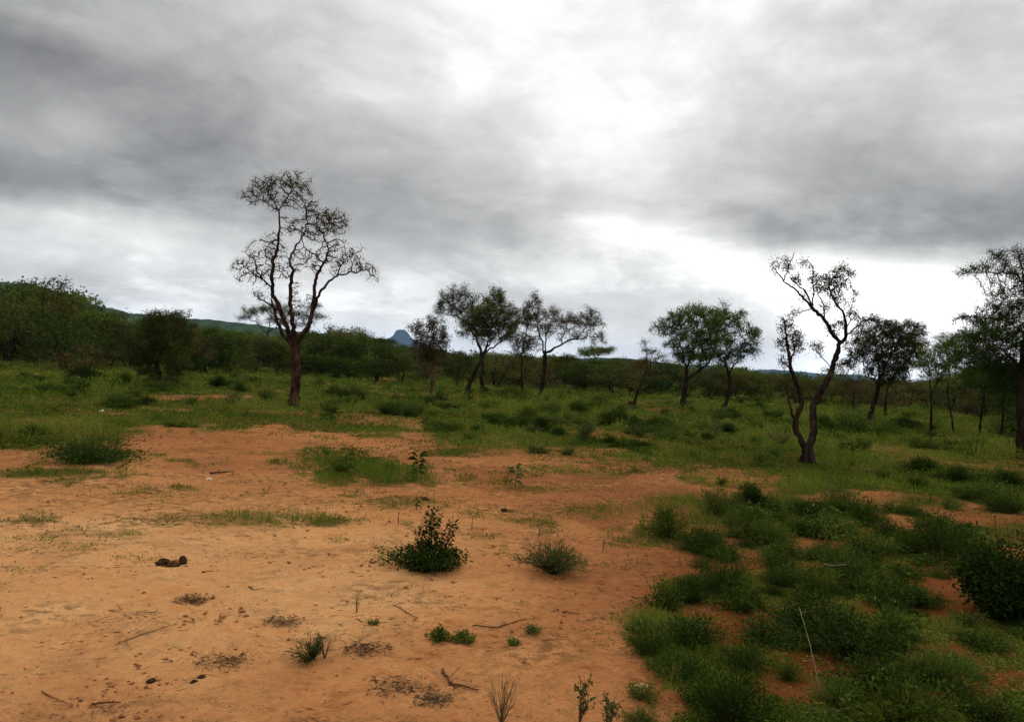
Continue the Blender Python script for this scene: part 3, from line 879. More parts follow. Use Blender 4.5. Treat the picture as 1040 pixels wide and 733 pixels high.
hero('the long sideways limb', tree('acacia_tree', (549, 403),
    [[(549, 403, 2.9), (551, 388, 2.5), (553, 375, 2.4), (553.6, 362, 2.4), (553, 357, 2.0)],
     [(553, 359, 1.5), (551, 350, 1.3), (548, 338, 1.0), (544.6, 323, 0.8), (540, 309, 0.5)], [(554, 361, 1.7), (561, 354, 1.6), (569, 351, 1.4), (576, 346, 1.2), (586, 345, 0.9), (597, 341, 0.6)],
     [(553, 357, 1.2), (555, 342, 1.0), (558, 330, 0.7), (562, 321, 0.5)], [(569, 351, 0.9), (573, 338, 0.7), (577, 327, 0.5)], [(586, 345, 0.7), (596, 332, 0.6), (601, 322, 0.4)]],
    [(541, 306, 8, 8, .8), (545, 318, 10, 9), (562, 318, 9, 7), (576, 326, 12, 9, 1.1), (561, 331, 11, 9, .9), (591, 326, 12, 9, 1.1), (603, 327, 9, 9, 1.1), (608, 341, 7, 8, .9), (588, 341, 12, 5, .8), (601, 318, 8, 5), (551, 334, 8, 8, .8), (536, 321, 6, 8), (535, 350, 8, 5, .5)],
    'dark spreading tree with one long limb reaching out sideways over the scrub', 'bark_dark', 'brown_olive', 0.006, 0.075, 0.033, 10, 2.5, 26, 0.35, 46))
hero('the small leaning tree', tree('acacia_tree', (643, 415),
    [[(643, 415, 2.0), (646, 402, 1.8), (651, 390, 1.6), (655.6, 380, 1.3), (657.5, 370, 0.9)], [(655.6, 380, 0.8), (662, 371, 0.7), (669, 364, 0.4)], [(657.5, 371, 0.7), (656, 360, 0.5), (655, 350, 0.3)]],
    [(657, 366, 9, 6), (669, 363, 7, 5, .9), (655, 351, 4, 7, .5), (661, 357, 7, 5, .7), (650, 372, 8, 6, .9)],
    'small dark tree leaning over with a thin scruffy top', 'bark_dark', 'brown_olive', 0.006, 0.07, 0.03, 5, 2.4, 27, 0.3, 44, jit=0.5))
hero('the broad green domed tree', tree('acacia_tree', (693, 415),
    [[(693, 415, 4.2), (695, 400, 3.2), (696.7, 386, 2.6), (697, 376, 2.0)], [(696.7, 386, 2.1), (708, 378, 1.8), (718, 370, 1.4), (724, 358, 1.0), (728, 344, 0.7)], [(697, 376, 1.5), (694, 360, 1.2), (689, 345, 0.9), (682, 333, 0.6)],
     [(697, 376, 1.4), (704, 358, 1.1), (708, 340, 0.8), (710, 326, 0.5)], [(708, 377, 1.0), (712, 360, 0.8), (716, 345, 0.6)]],
    [(690, 323, 13, 9, .9), (669, 331, 8, 6, .8), (705, 316, 13, 7), (720, 326, 14, 11, 1.2), (700, 341, 13, 11, 1.1), (716, 347, 14, 11, 1.2), (685, 346, 8, 9, .9), (704, 361, 18, 7, 1.1), (680, 335, 8, 6, .8)],
    'broad domed green tree with a thick short trunk and low sideways limb', 'bark_dark', 'green', 0.006, 0.085, 0.036, 11, 2.5, 28, 0.4, 46, tint=(0.55, 0.3)))
hero('the green tree with the bowed trunk', tree('acacia_tree', (735, 415),
    [[(735, 415, 2.4), (739, 404, 2.1), (741, 394, 2.0), (740.6, 382, 1.8), (737, 370, 1.4)], [(740, 380, 1.1), (748, 368, 0.9), (754, 356, 0.7), (762, 346, 0.5)], [(737, 370, 1.1), (738, 355, 0.9), (737, 338, 0.7), (736, 325, 0.5)], [(738, 372, 0.9), (730, 362, 0.7), (724, 355, 0.5)]],
    [(735, 320, 13, 9), (750, 326, 10, 9), (765, 339, 9, 7, .8), (740, 345, 13, 11, 1.1), (756, 354, 11, 9, .9), (766, 352, 7, 6, .7), (730, 362, 14, 7), (745, 362, 10, 6, .8), (727, 334, 9, 8, 1.1)],
    'green tree with a thin bowed trunk sharing the dome of its broader neighbour', 'bark_dark', 'green', 0.006, 0.085, 0.036, 10, 2.5, 29, 0.4, 46, tint=(0.55, 0.3)))
hero('the nearly bare V-forked tree', tree('acacia_tree', (821, 470),
    [[(821, 470, 7.0), (820.5, 463, 6.2), (820.5, 457, 5.6), (821, 452, 4.6)],
     [(818, 457, 3.6), (813, 447, 3.2), (808.5, 435, 2.9), (808.5, 424, 2.8), (813, 414, 2.6), (815, 406, 2.4), (808.5, 388, 2.2), (803, 373, 2.0), (802, 360, 1.8), (798.5, 343, 1.6), (798, 331, 1.2), (796, 323, 0.7)],
     [(807, 427, 1.7), (804, 419, 1.6), (801, 407, 1.4), (798, 394, 0.9)],
     [(823, 456, 4.0), (825, 445, 3.8), (826, 434, 3.7), (826, 411, 3.6), (834, 398, 3.4), (844, 378, 3.1), (849, 363, 2.8), (852, 352, 2.6), (853, 347.6, 2.3)],
     [(853, 348, 2.4), (845, 338.6, 2.2), (837.6, 325, 2.0), (825.6, 313, 1.7), (815, 301, 1.4), (806, 293, 1.2), (795, 285, 1.0), (789, 276, 0.8), (784, 268, 0.5)],
     [(795, 285, 0.8), (800, 274, 0.7), (804, 264, 0.6), (807, 256, 0.5)], [(825.6, 313, 1.3), (819.6, 297, 1.2), (812, 291, 0.9), (802, 282, 0.6)], [(825.6, 312, 1.0), (826, 292, 0.8), (825.6, 271, 0.6), (820, 263.5, 0.4)],
     [(837.6, 325, 1.1), (837, 309, 0.9), (830, 297, 0.6), (829, 287, 0.4)],
     [(854, 348, 2.0), (858.6, 344.6, 1.9), (859.5, 331, 1.7), (857, 317.6, 1.5), (849.6, 308.6, 1.4), (844, 298, 1.1), (842, 290, 0.9), (848, 281, 0.7), (854, 272, 0.5)],
     [(843, 296, 0.8), (856, 287, 0.7), (868, 277, 0.4)], [(859, 341, 1.3), (864, 337, 1.2), (869, 332.6, 1.0), (878, 325, 0.8), (892, 325, 0.5)], [(861, 335, 0.7), (864, 325, 0.6), (862, 318, 0.4)],
     [(825, 313, 0.8), (815, 316, 0.6), (808, 318, 0.4)], [(803, 368, 1.3), (807, 356, 1.1), (804, 344, 0.9), (808, 336, 0.5)], [(803, 374, 1.1), (797, 368, 0.9), (793, 366, 0.5)], [(846, 374, 0.6), (832, 360, 0.5), (826, 352, 0.3)]],
    [(835, 287, 8, 9, 1.2), (850, 281, 10, 9, 1.8), (844, 294, 9, 7, 1.4), (862, 277, 7, 6, .9), (808, 283, 6, 5, 1.4), (825, 282, 6, 9, .9), (800, 270, 6, 8, .7), (885, 324, 10, 4, 1.4), (848, 331, 8, 8, 1.0), (799, 331, 8, 7, 1.5), (808, 345, 8, 9, 1.2),
     (795, 346, 6, 8, 1.1), (797, 368, 6, 6, 1.6), (866, 320, 7, 6, .8), (806, 318, 6, 4, .7), (853, 300, 7, 5, .7), (787, 272, 5, 7, .6), (838, 312, 7, 6, .7), (818, 300, 6, 6, .5), (812, 352, 8, 6, .7), (872, 330, 6, 5, .8), (828, 352, 8, 6, .4), (817, 268, 6, 5, .5), (869, 300, 4, 3, .4)],
    'nearly bare dark tree forking low into a wide V at the edge of the sand', 'bark_dark', 'brown_olive', 0.0035, 0.040, 0.021, 9, 3.4, 30, 0.35, 34, jit=0.4, thick=1.2, jag=0.45))
hero('the dense tree with tilted trunk', tree('acacia_tree', (880, 433),
    [[(880, 433, 3.6), (885, 418.6, 3.1), (889, 406, 3.0), (892, 391, 2.6), (893, 384, 2.0)], [(892, 392, 1.6), (888, 382, 1.3), (880, 372, 1.0), (868, 364, 0.7)], [(893, 386, 1.6), (900, 370, 1.3), (908, 355, 0.9), (914, 342, 0.6)], [(893, 384, 1.4), (892, 365, 1.1), (889, 348, 0.8), (886, 336, 0.5)],
     [(892, 394, 1.5), (906, 384, 1.2), (918, 372, 0.9), (928, 358, 0.6)]],
    [(881, 345, 16, 11, .9), (905, 341, 16, 12, 1.2), (925, 346, 15, 13, 1.3), (895, 360, 16, 11, 1.2), (919, 362, 18, 11, 1.4), (871, 359, 11, 9, .7), (861, 369, 10, 6, .5), (935, 336, 7, 7), (901, 330, 14, 6), (925, 331, 11, 5), (886, 374, 10, 6), (909, 379, 14, 9, 1.4), (873, 346, 8, 6, .7)],
    'dense dark round-crowned tree on a tilted trunk in the scrub', 'bark_dark', 'olive', 0.005, 0.062, 0.028, 13, 2.7, 31, 0.4, 42, tint=(0.35, 0.25)))
tree('acacia_tree', (899, 422), [[(899, 422, 1.8), (899, 408, 1.6), (901, 395, 1.4), (903, 385, 1.0)], [(901, 394, 0.8), (908, 382, 0.6), (914, 374, 0.4)]],
     [(906, 374, 12, 8, 1.2), (918, 378, 8, 6), (898, 370, 8, 6)], 'slim straight tree half hidden behind the dense round tree with tilted trunk', 'bark_dark', 'olive', 0.006, 0.07, 0.03, 8, 2.7, 32, 0.4, 42, tint=(0.3, 0.2))
hero('the slender young tree', tree('acacia_tree', (945, 445),
    [[(945, 445, 1.9), (945.5, 430, 1.8), (946, 416, 1.7), (946, 402, 1.5), (945, 392, 1.2)], [(946, 400, 1.0), (952, 389, 0.9), (957, 379, 0.6), (962, 368, 0.4)], [(945, 392, 0.9), (943, 380, 0.7), (946, 368, 0.5)]],
    [(950, 370, 13, 10, .9), (944, 358, 11, 8, .9), (961, 352, 13, 8, .9), (938, 370, 8, 7, .7), (957, 382, 10, 7, .8), (966, 366, 10, 8, .9)],
    'slender young green tree with an upright dark stem and open crown', 'bark_dark', 'green', 0.004, 0.055, 0.024, 16, 3.0, 33, 0.35, 34))
tree('acacia_tree', (969, 440),
    [[(969, 440, 1.3), (967, 427, 1.2), (964.5, 412, 1.1), (962, 396, 0.9), (963, 384, 0.7)], [(962, 398, 0.6), (970, 386, 0.5), (980, 376, 0.3)], [(963, 384, 0.6), (965, 370, 0.5), (970, 356, 0.3)]],
    [(971, 346, 14, 9), (986, 360, 15, 12, 1.1), (967, 374, 12, 9, .9), (958, 344, 9, 6, .8), (984, 380, 12, 9, 1.0), (990, 345, 10, 7, .8)],
    'thin slightly curved stem beside the slender young tree, dark leafy top', 'bark_dark', 'green', 0.004, 0.055, 0.024, 14, 3.0, 34, 0.4, 38, tint=(0.3, 0.2))
hero('the large overhanging tree', tree('acacia_tree', (1038, 466),
    [[(1038, 466, 6.2), (1037, 445, 5.2), (1037, 420, 4.9), (1036, 395, 4.6), (1038, 370, 4.2), (1040, 350, 3.6)], [(1040, 352, 2.8), (1043, 325, 2.4), (1044, 302, 2.0), (1040, 287, 1.6), (1030, 278, 1.2), (1018, 277, 1.0), (1002, 277, 0.8), (985, 277, 0.5)],
     [(1041, 340, 2.0), (1030, 330, 1.5), (1015, 325, 1.1), (998, 322, 0.8), (980, 322, 0.5)], [(1044, 302, 1.3), (1038, 272, 1.0), (1034, 258, 0.6)], [(1038, 375, 2.2), (1026, 362, 1.6), (1014, 352, 1.1), (1002, 345, 0.7)], [(1040, 350, 2.6), (1056, 325, 2.0), (1068, 300, 1.4), (1078, 280, 0.8)],
     [(1040, 360, 2.2), (1062, 348, 1.7), (1084, 336, 1.2), (1104, 326, 0.6)], [(1030, 278, 0.8), (1020, 265, 0.6), (1008, 258, 0.4)]],
    [(1025, 276, 14, 9, .7), (1010, 268, 13, 5, .7), (991, 272, 13, 4, .7), (976, 277, 8, 4, .6), (1035, 259, 9, 8, 1.2), (1016, 258, 12, 5, .6), (1000, 325, 22, 7, 1.1), (1024, 316, 18, 10, 1.3), (1035, 338, 11, 18, 1.1), (1011, 344, 18, 11, 1.1), (981, 322, 12, 4, .6), (1046, 300, 12, 18, .8),
     (1062, 280, 18, 18, .9), (1072, 318, 22, 22, .9), (1006, 368, 16, 12, 1.7), (1025, 374, 15, 14, 1.8), (1052, 358, 18, 14, .9), (1018, 298, 16, 8, .5), (1008, 337, 24, 11, 1.4), (988, 340, 16, 9, 1.1), (1028, 350, 14, 14, 1.0), (1018, 390, 14, 8, 1.0), (1000, 356, 17, 11, 1.5), (1034, 312, 10, 18, .9), (1036, 284, 8, 10, .8), (1012, 310, 16, 8, .6), (1092, 300, 18, 18, .8), (1100, 330, 18, 14, .8), (978, 360, 12, 9, 1.1), (1000, 334, 12, 6, .9)],
    'large dark feathery tree overhanging the scrub, its crown cut by the photo edge', 'bark_dark', 'green', 0.004, 0.050, 0.018, 9, 3.1, 35, 0.5, 30, jit=0.4, sag=0.05, tint=(0.25, 0.25)))
tree('acacia_tree', (995, 441), [[(995, 441, 1.7), (996, 428, 1.5), (998, 412, 1.4), (1000, 398, 1.1), (1001, 388, 0.8)], [(1000, 398, 0.7), (1008, 386, 0.5), (1014, 378, 0.4)], [(1000, 396, 0.6), (992, 386, 0.5), (988, 378, 0.4)]],
     [(1000, 376, 13, 10, 1.3), (1012, 384, 10, 8, 1.2), (988, 384, 9, 8, 1.1)], 'short dark tree with a straight stem under the overhanging crown', 'bark_dark', 'dark_green', 0.005, 0.06, 0.026, 15, 3.0, 36, 0.4, 38)
tree('acacia_tree', (1017, 443), [[(1017, 443, 1.9), (1018, 428, 1.6), (1019, 412, 1.5), (1021, 398, 1.2)], [(1020, 402, 0.8), (1012, 392, 0.6), (1008, 386, 0.4)], [(1021, 398, 0.8), (1028, 386, 0.5), (1032, 378, 0.4)]],
     [(1020, 382, 14, 10, 1.3), (1032, 388, 9, 8, 1.2), (1010, 394, 8, 7, 1.1)], 'short dark tree close beside the thick trunk at the edge', 'bark_dark', 'dark_green', 0.005, 0.06, 0.026, 15, 3.0, 37, 0.4, 38)
hero('the round bushy tree', tree('acacia_tree', (163, 393),
    [[(163, 393, 2.7), (162, 379, 2.5), (157, 366, 2.2), (155, 356, 1.6)], [(158, 369, 1.5), (166, 356, 1.1), (174, 344, 0.8), (180, 333, 0.5)], [(155, 358, 1.2), (150, 346, 0.9), (147, 338, 0.5)], [(162, 380, 1.2), (169, 374, 0.9), (174, 367, 0.5)], [(156, 360, 1.2), (160, 342, 0.9), (163, 328, 0.5)]],
    [(160, 322, 14, 7, 1.0), (180, 322, 13, 7), (150, 335, 13, 9, 1.3), (170, 335, 16, 11, 1.4), (190, 336, 11, 9, 1.1), (145, 350, 13, 8, 1.3), (165, 352, 16, 9, 1.4), (185, 350, 13, 9, 1.2), (173, 372, 7, 8, 1.2), (135, 345, 7, 7), (195, 345, 8, 8), (153, 364, 9, 5, 1.2), (178, 378, 9, 7, 1.3), (150, 376, 9, 7, 1.1), (186, 366, 9, 8, 1.1), (140, 366, 9, 7, 1.1), (172, 386, 10, 5, 1.2), (155, 386, 9, 5, 1.0)],
    'round bushy dark green tree with a bent trunk beside the bare track', 'bark_dark', 'olive', 0.006, 0.075, 0.034, 9, 2.7, 38, 0.5, 44, tint=(0.4, 0.3)))
tree('umbrella_tree', (272, 372),
    [[(272, 372, 1.5), (271, 358, 1.3), (271, 344, 1.2), (273, 334, 1.0)], [(272, 340, 0.8), (262, 328, 0.6), (250, 322, 0.4)], [(273, 334, 0.8), (276, 322, 0.6), (270, 314, 0.4)], [(273, 338, 0.8), (290, 328, 0.6), (306, 322, 0.4)], [(280, 333, 0.6), (300, 312, 0.5), (312, 308, 0.3)]],
    [(262, 315, 14, 3.5, 2.2), (247, 322, 8, 2.5, 2.0), (280, 312, 12, 4, 1.8), (300, 318, 13, 3.5, 1.6), (316, 311, 9, 3, 1.5), (312, 322, 12, 3, 1.3), (280, 325, 14, 3, 1.6), (326, 322, 8, 2.5, 1.2), (305, 330, 12, 3, 1)],
    'flat-topped umbrella tree with layered plates behind the tall thin tree', 'bark_dark', 'olive', 0.009, 0.11, 0.045, 14, 2.4, 39, 0.9, 55)
tree('umbrella_tree', (604, 392),
    [[(604, 392, 1.2), (604, 380, 1.0), (603, 370, 0.9), (604, 364, 0.7)], [(603, 370, 0.6), (598, 363, 0.5), (594, 360, 0.3)], [(604, 364, 0.6), (611, 359, 0.4), (616, 357, 0.3)]],
    [(606, 355.5, 14, 2.2, 4.0), (598, 359, 8, 2.2, 3.5), (614, 357.5, 7, 1.6, 3.5)],
    'pale green flat-topped umbrella tree standing above the far scrub', 'bark_dark', 'bright', 0.012, 0.14, 0.06, 9, 2.2, 40, 0.9, 70)
tree('umbrella_tree', (575, 393),
    [[(575, 393, 1.1), (575, 380, 0.9), (574, 370, 0.7)], [(574, 374, 0.5), (568, 367, 0.4)], [(574, 371, 0.5), (581, 366, 0.4)]],
    [(575, 364, 10, 2.2, 3.5), (566, 367, 6, 2, 3), (584, 366, 6, 2, 3)],
    'small flat-topped umbrella tree low in the scrub under the long sideways limb', 'bark_dark', 'olive', 0.012, 0.14, 0.06, 9, 2.2, 41, 0.9, 70)

# ---- the far tree line: prototypes in metres, then copies
def proto_tree(name, H, Wd, nst, bark, leaf, seed, flat=False, dense=1.0, lower=0.3, llen=0.15, lw=0.07, per=8):
    rs = np.random.RandomState(seed)
    nodes, par, r0 = [], [], []
    for k in range(nst):
        a = rs.uniform(0, 6.28)
        lean = rs.uniform(0.05, 0.28) * (1 if nst > 1 else 0.6)
        top = np.array([math.cos(a) * lean * H, math.sin(a) * lean * H, H * rs.uniform(0.45, 0.6)])
        st = np.array([math.cos(a), math.sin(a), 0]) * (0.1 if nst > 1 else 0) + np.array([0, 0, -0.08])
        prev = -1
        m = 9
        for t in np.linspace(0, 1, m):
            p = st * (1 - t) + top * t + np.array([rs.normal() * 0.04, rs.normal() * 0.04, 0]) * H * 0.25 * (0 < t)
            nodes.append(p); par.append(prev); r0.append(H * 0.022 * (1 - 0.6 * t) / math.sqrt(nst) * 1.3)
            prev = len(nodes) - 1
    A = []
    nc = 16
    for c in range(nc):
        a = rs.uniform(0, 6.28)
        rad = Wd * 0.5 * math.sqrt(rs.rand()) * 0.8
        if flat:
            z = H * rs.uniform(0.86, 0.97)
            sc = np.array([Wd * 0.2, Wd * 0.2, H * 0.035])
        else:
            z = H * (lower + (0.92 - lower) * rs.rand() * (1 - 0.45 * (rad / (Wd * 0.5)) ** 2))
            sc = np.array([Wd * 0.17, Wd * 0.17, H * 0.11]) * rs.uniform(0.7, 1.25)
        n = int(26 * dense)
        v = unit(rs.normal(size=(n, 3))) * rs.rand(n, 1) ** 0.4
        A.append(np.array([math.cos(a) * rad, math.sin(a) * rad, z]) + v * sc)
    A = np.concatenate(A)
    A[:, 2] = np.maximum(A[:, 2], 0.15)
    P, par, r0 = grow(nodes, par, r0, A, H * 0.045, rs, jit=0.4)
    root = bpy.data.objects.new(name, None)
    COL.objects.link(root)
    me, R, cnt = wood_mesh(name + '_trunk', P, par, r0, 0.010, MT[bark], rs)
    link('trunk', me, root)
    tips = np.where((cnt <= 4) & (r0 == 0))[0]
    k = np.repeat(tips, per)
    C = P[k] + rs.normal(size=(len(k), 3)) * H * 0.04 * np.array([1, 1, 0.5 if flat else 0.8])
    V, F = leaf_quads(C, rs.normal(size=(len(k), 3)) + [0, 0, .2], llen * rs.uniform(.6, 1.5, len(k)), lw * rs.uniform(.6, 1.5, len(k)), rs)
    t = np.clip(0.45 + 0.3 * (vnoise(P[k][:, 0] / (H * .14) + 40, P[k][:, 2] / (H * .14) + 40, seed) * 2 - 1) + rs.normal(size=len(k)) * 0.15, 0, 1)
    link('crown', make_mesh(name + '_crown', V, [F], MT[leaf], {'tint': np.repeat(t, 4)}), root)
    return root, H, Wd

PROTO = [
    (proto_tree('bush_tree', 4.0, 4.4, 3, 'bark_dark', 'olive', 61, lower=0.12, dense=1.1), 'dense olive bush tree'),
    (proto_tree('acacia_tree', 5.0, 4.8, 1, 'bark_dark', 'olive', 62, lower=0.38), 'single-trunked olive tree'),
    (proto_tree('bush_tree', 3.6, 3.6, 4, 'bark_brown', 'brown_olive', 63, lower=0.1, dense=0.9), 'brownish thorny bush tree'),
    (proto_tree('acacia_tree', 4.6, 5.2, 2, 'bark_dark', 'dark_green', 64, lower=0.3), 'dark green spreading tree'),
    (proto_tree('umbrella_tree', 5.2, 5.6, 1, 'bark_dark', 'olive', 65, flat=True), 'flat-topped umbrella tree'),
    (proto_tree('bush_tree', 3.2, 4.0, 4, 'bark_dark', 'green', 66, lower=0.1, dense=1.1), 'mid-green rounded bush tree'),
    (proto_tree('acacia_tree', 4.4, 3.8, 2, 'bark_brown', 'brown_olive', 67, lower=0.35, dense=0.7, per=6), 'sparse brown-leaved tree'),
]
BELT_TOP = [(-160, 300), (-60, 288), (0, 286), (35, 279), (70, 294), (100, 310), (140, 322), (200, 326), (245, 333), (290, 336), (330, 332), (352, 326), (372, 332), (392, 346), (430, 350), (470, 352), (510, 352), (560, 359), (600, 364), (640, 360), (690, 364), (740, 369),
            (790, 376), (850, 381), (900, 383), (950, 382), (985, 378), (1010, 368), (1050, 360), (1180, 356)]
BELT_NEAR = [('at the low end of the hill', 60), ('before the round bushy tree', 140), ('beyond the round bushy tree', 225), ('behind the tall thin tree', 335), ('below the blue mesa', 425), ('behind the crossing trunks', 505),
             ('behind the long sideways limb', 590), ('behind the small leaning tree', 668), ('behind the broad green domed tree', 760), ('behind the V-forked bare tree', 850), ('behind the tilted trunk', 935), ('behind the overhanging tree', 2000)]
rb = np.random.RandomState(5)
used = set()

def place_proto(k, px, d, top_px, group_word, widen=1.0):
    (root, H, Wd), kind = PROTO[k]
    P = EYE + ray(np.array([float(px)]), np.array([horizon(px)]))[0] * d
    P[2] = float(terrain(P[0], P[1]))
    ht = (EYE + ray(np.array([float(px)]), np.array([float(top_px)]))[0] * d)[2] - P[2]
    s = float(np.clip(ht, 0.9, 8.5)) / H
    where = next(w for w, lim in BELT_NEAR if px < lim)
    lab = f'{kind} in the {group_word} {where}'
    sc = (s * widen, s * widen, s)
    grp = f'{kind}s of the {group_word} {where}'
    if k not in used:
        used.add(k)
        root.location = tuple(float(v) for v in P)
        root.rotation_euler = (0, 0, rb.uniform(0, 6.28))
        root.scale = sc
        tag(root, lab, 'tree', grp)
        return root
    return copy_thing(root, P, rb.uniform(0, 6.28), sc, lab, 'tree', grp)

def belt_row(d0, d1, dx, low, ks, word):
    px = -130.0
    while px < 1170:
        px += dx * rb.uniform(0.6, 1.5)
        top = np.interp(px, [p[0] for p in BELT_TOP], [p[1] for p in BELT_TOP])
        hz = horizon(px)
        d = rb.uniform(d0, d1)
        top = top + low * rb.uniform(0.1, 1.4) * max(6, hz - top + 8) / 30.0
        place_proto(int(rb.choice(ks)), px, d, top, word, rb.uniform(1.0, 1.6) if px < 520 else rb.uniform(1.3, 2.1))
belt_row(88, 112, 15, 2.0, [0, 1, 0, 3, 0, 5], 'farthest row')
belt_row(66, 84, 17, 6.0, [0, 0, 2, 5, 5, 2, 3], 'middle row')
belt_row(50, 60, 20, 9.0, [0, 2, 2, 5, 0, 5], 'nearest scrub row')
# single trees one can pick out in front of the line
for k, px, d, top, w in [(1, 35, 47, 280, 1.25), (0, 8, 44, 296, 1.2), (2, 88, 38, 345, 1.5), (3, 66, 43, 300, 1.1), (0, 352, 58, 326, 1.15), (0, 110, 50, 318, 1.2), (6, 205, 50, 328, 1.0), (4, 385, 70, 342, .9), (6, 868, 45, 366, .9), (1, 845, 60, 368, 1.0), (0, 1000, 42, 374, 1.3), (3, 1032, 37, 362, 1.3), (0, 966, 50, 379, 1.3), (5, 1047, 33, 384, 1.2), (0, 925, 56, 383, 1.3), (2, 985, 45, 392, 1.3), (5, 1016, 48, 384, 1.4)]:
    place_proto(k, px, d, top, 'loose scrub', w)

# ------------------------------------------------------------------ far bushland beyond the tree line: one uncountable mass
def far_bushland():
    rs = np.random.RandomState(3)
    g = Geo()
    n = 1500
    px = rs.uniform(-250, 1290, n)
    d = 115 * np.exp(rs.rand(n) * math.log(700 / 115))
    hz = np.array([horizon(x) for x in px])
    B = EYE + ray(px, hz) * d[:, None]
    B[:, 2] = terrain(B[:, 0], B[:, 1])
    for i in range(n):
        w, h = rs.uniform(1.6, 3.6), rs.uniform(1.6, 3.8)
        m = 60
        v = unit(rs.normal(size=(m, 3))) * rs.rand(m, 1) ** 0.4
        C = B[i] + np.array([0, 0, h * 0.5]) + v * [w, w, h * 0.5]
        V, F = leaf_quads(C, rs.normal(size=(m, 3)), rs.uniform(.35, .8, m), rs.uniform(.25, .5, m), rs)
        g.add(V, F, np.repeat(np.clip(rs.uniform(.2, .7) + rs.normal(size=m) * .12, 0, 1), 4))
    o = link('far_bushland', g.mesh('far_bushland', MT['olive']))
    tag(o, 'distant unbroken mass of bush beyond the tree line', 'bushland', None, 'stuff')
far_bushland()

# ------------------------------------------------------------------ grass and herbs: one uncountable carpet
def build_grass():
    rs = np.random.RandomState(9)
    n = 150000
    px = rs.uniform(-200, 1240, n)
    hz = CY + 1.5 + (px - CX) * math.tan(ROLL)
    py = hz + 11 + 520 * rs.rand(n) ** 2.0
    P = ground_at(px, py)
    d = P[:, 1]
    v = veg_cover(P[:, 0], P[:, 1])
    lum = fbm(P[:, 0] / 2.2, P[:, 1] / 2.2, 4, 77)
    pat = fbm(P[:, 0] / 0.6, P[:, 1] / 0.6, 3, 78)
    keep = rs.rand(n) < np.clip(v * 1.15 * (0.35 + 1.2 * pat), 0, 1)
    keep &= ~((v < 0.12))
    P, d, v, lum, pat, px, py = P[keep], d[keep], v[keep], lum[keep], pat[keep], px[keep], py[keep]
    n = len(P)
    clump = sstep(0.42, 0.66, fbm(P[:, 0] / 1.1, P[:, 1] / 1.1, 3, 79))
    tall = np.clip(0.05 + 0.16 * v * (0.4 + 1.1 * lum), 0.03, 0.3)
    right = sstep(640, 760, px) * sstep(480, 560, py)
    tall = tall * (1 - 0.40 * right) * (0.8 + 0.35 * sstep(14, 40, d)) * (0.45 + 1.15 * clump)
    right0 = sstep(620, 740, px) * sstep(480, 560, py)
    flat = v < 0.55
    forb = rs.rand(n) < np.where(d < 12, 0.40 + 0.45 * right0 + 0.4 * flat, 0.70)
    per = 9
    tall = np.where(flat & (d < 14), tall * 0.45, tall) * (0.5 + 0.5 * sstep(6, 11, d))
    dryp = sstep(0.56, 0.68, fbm(P[:, 0] / 2.6, P[:, 1] / 2.6, 4, 83))
    k = np.repeat(np.arange(n), per)
    m = len(k)
    f = forb[k]
    rad = np.where(f, 0.10, 0.05) * (0.7 + d[k] / 28)
    off = rs.normal(size=(m, 2)) * rad[:, None] * 0.6
    z0 = np.where(f, tall[k] * rs.rand(m) * np.where(d[k] < 12, .35, .8), 0.0)
    C = np.stack([P[k, 0] + off[:, 0], P[k, 1] + off[:, 1], P[k, 2] + z0 - 0.004], -1)
    A = np.where(f[:, None], rs.normal(size=(m, 3)) * [1, 1, .5] + [0, 0, .35], np.concatenate([rs.normal(size=(m, 2)) * 0.35, np.ones((m, 1))], 1))
    scale = np.maximum(1.0, d[k] / 15)
    Lg = np.where(f, np.where(d[k] < 12, .02, 0.035) * scale, tall[k]) * rs.uniform(.6, 1.4, m)
    W = np.where(f, np.where(d[k] < 12, .009, 0.018) * scale, 0.0045 * np.maximum(1, d[k] / 7.5)) * rs.uniform(.7, 1.3, m)
    V, F = leaf_quads(C, A, Lg, W, rs, 0.12)
    base = 0.34 + 0.40 * (lum - 0.5) * 2 - 0.15 * right + 0.28 * (clump - 0.5)
    t = np.clip(base[k] + rs.normal(size=m) * 0.13 + np.where(rs.rand(m) < 0.04 + 0.22 * dryp[k], 0.5, 0), 0, 1)
    tag(link('grass', make_mesh('grass', V, [F], MT['grass'], {'tint': np.repeat(t, 4)})), 'low green grass and herbs spreading over the red soil', 'grass', None, 'stuff')
build_grass()

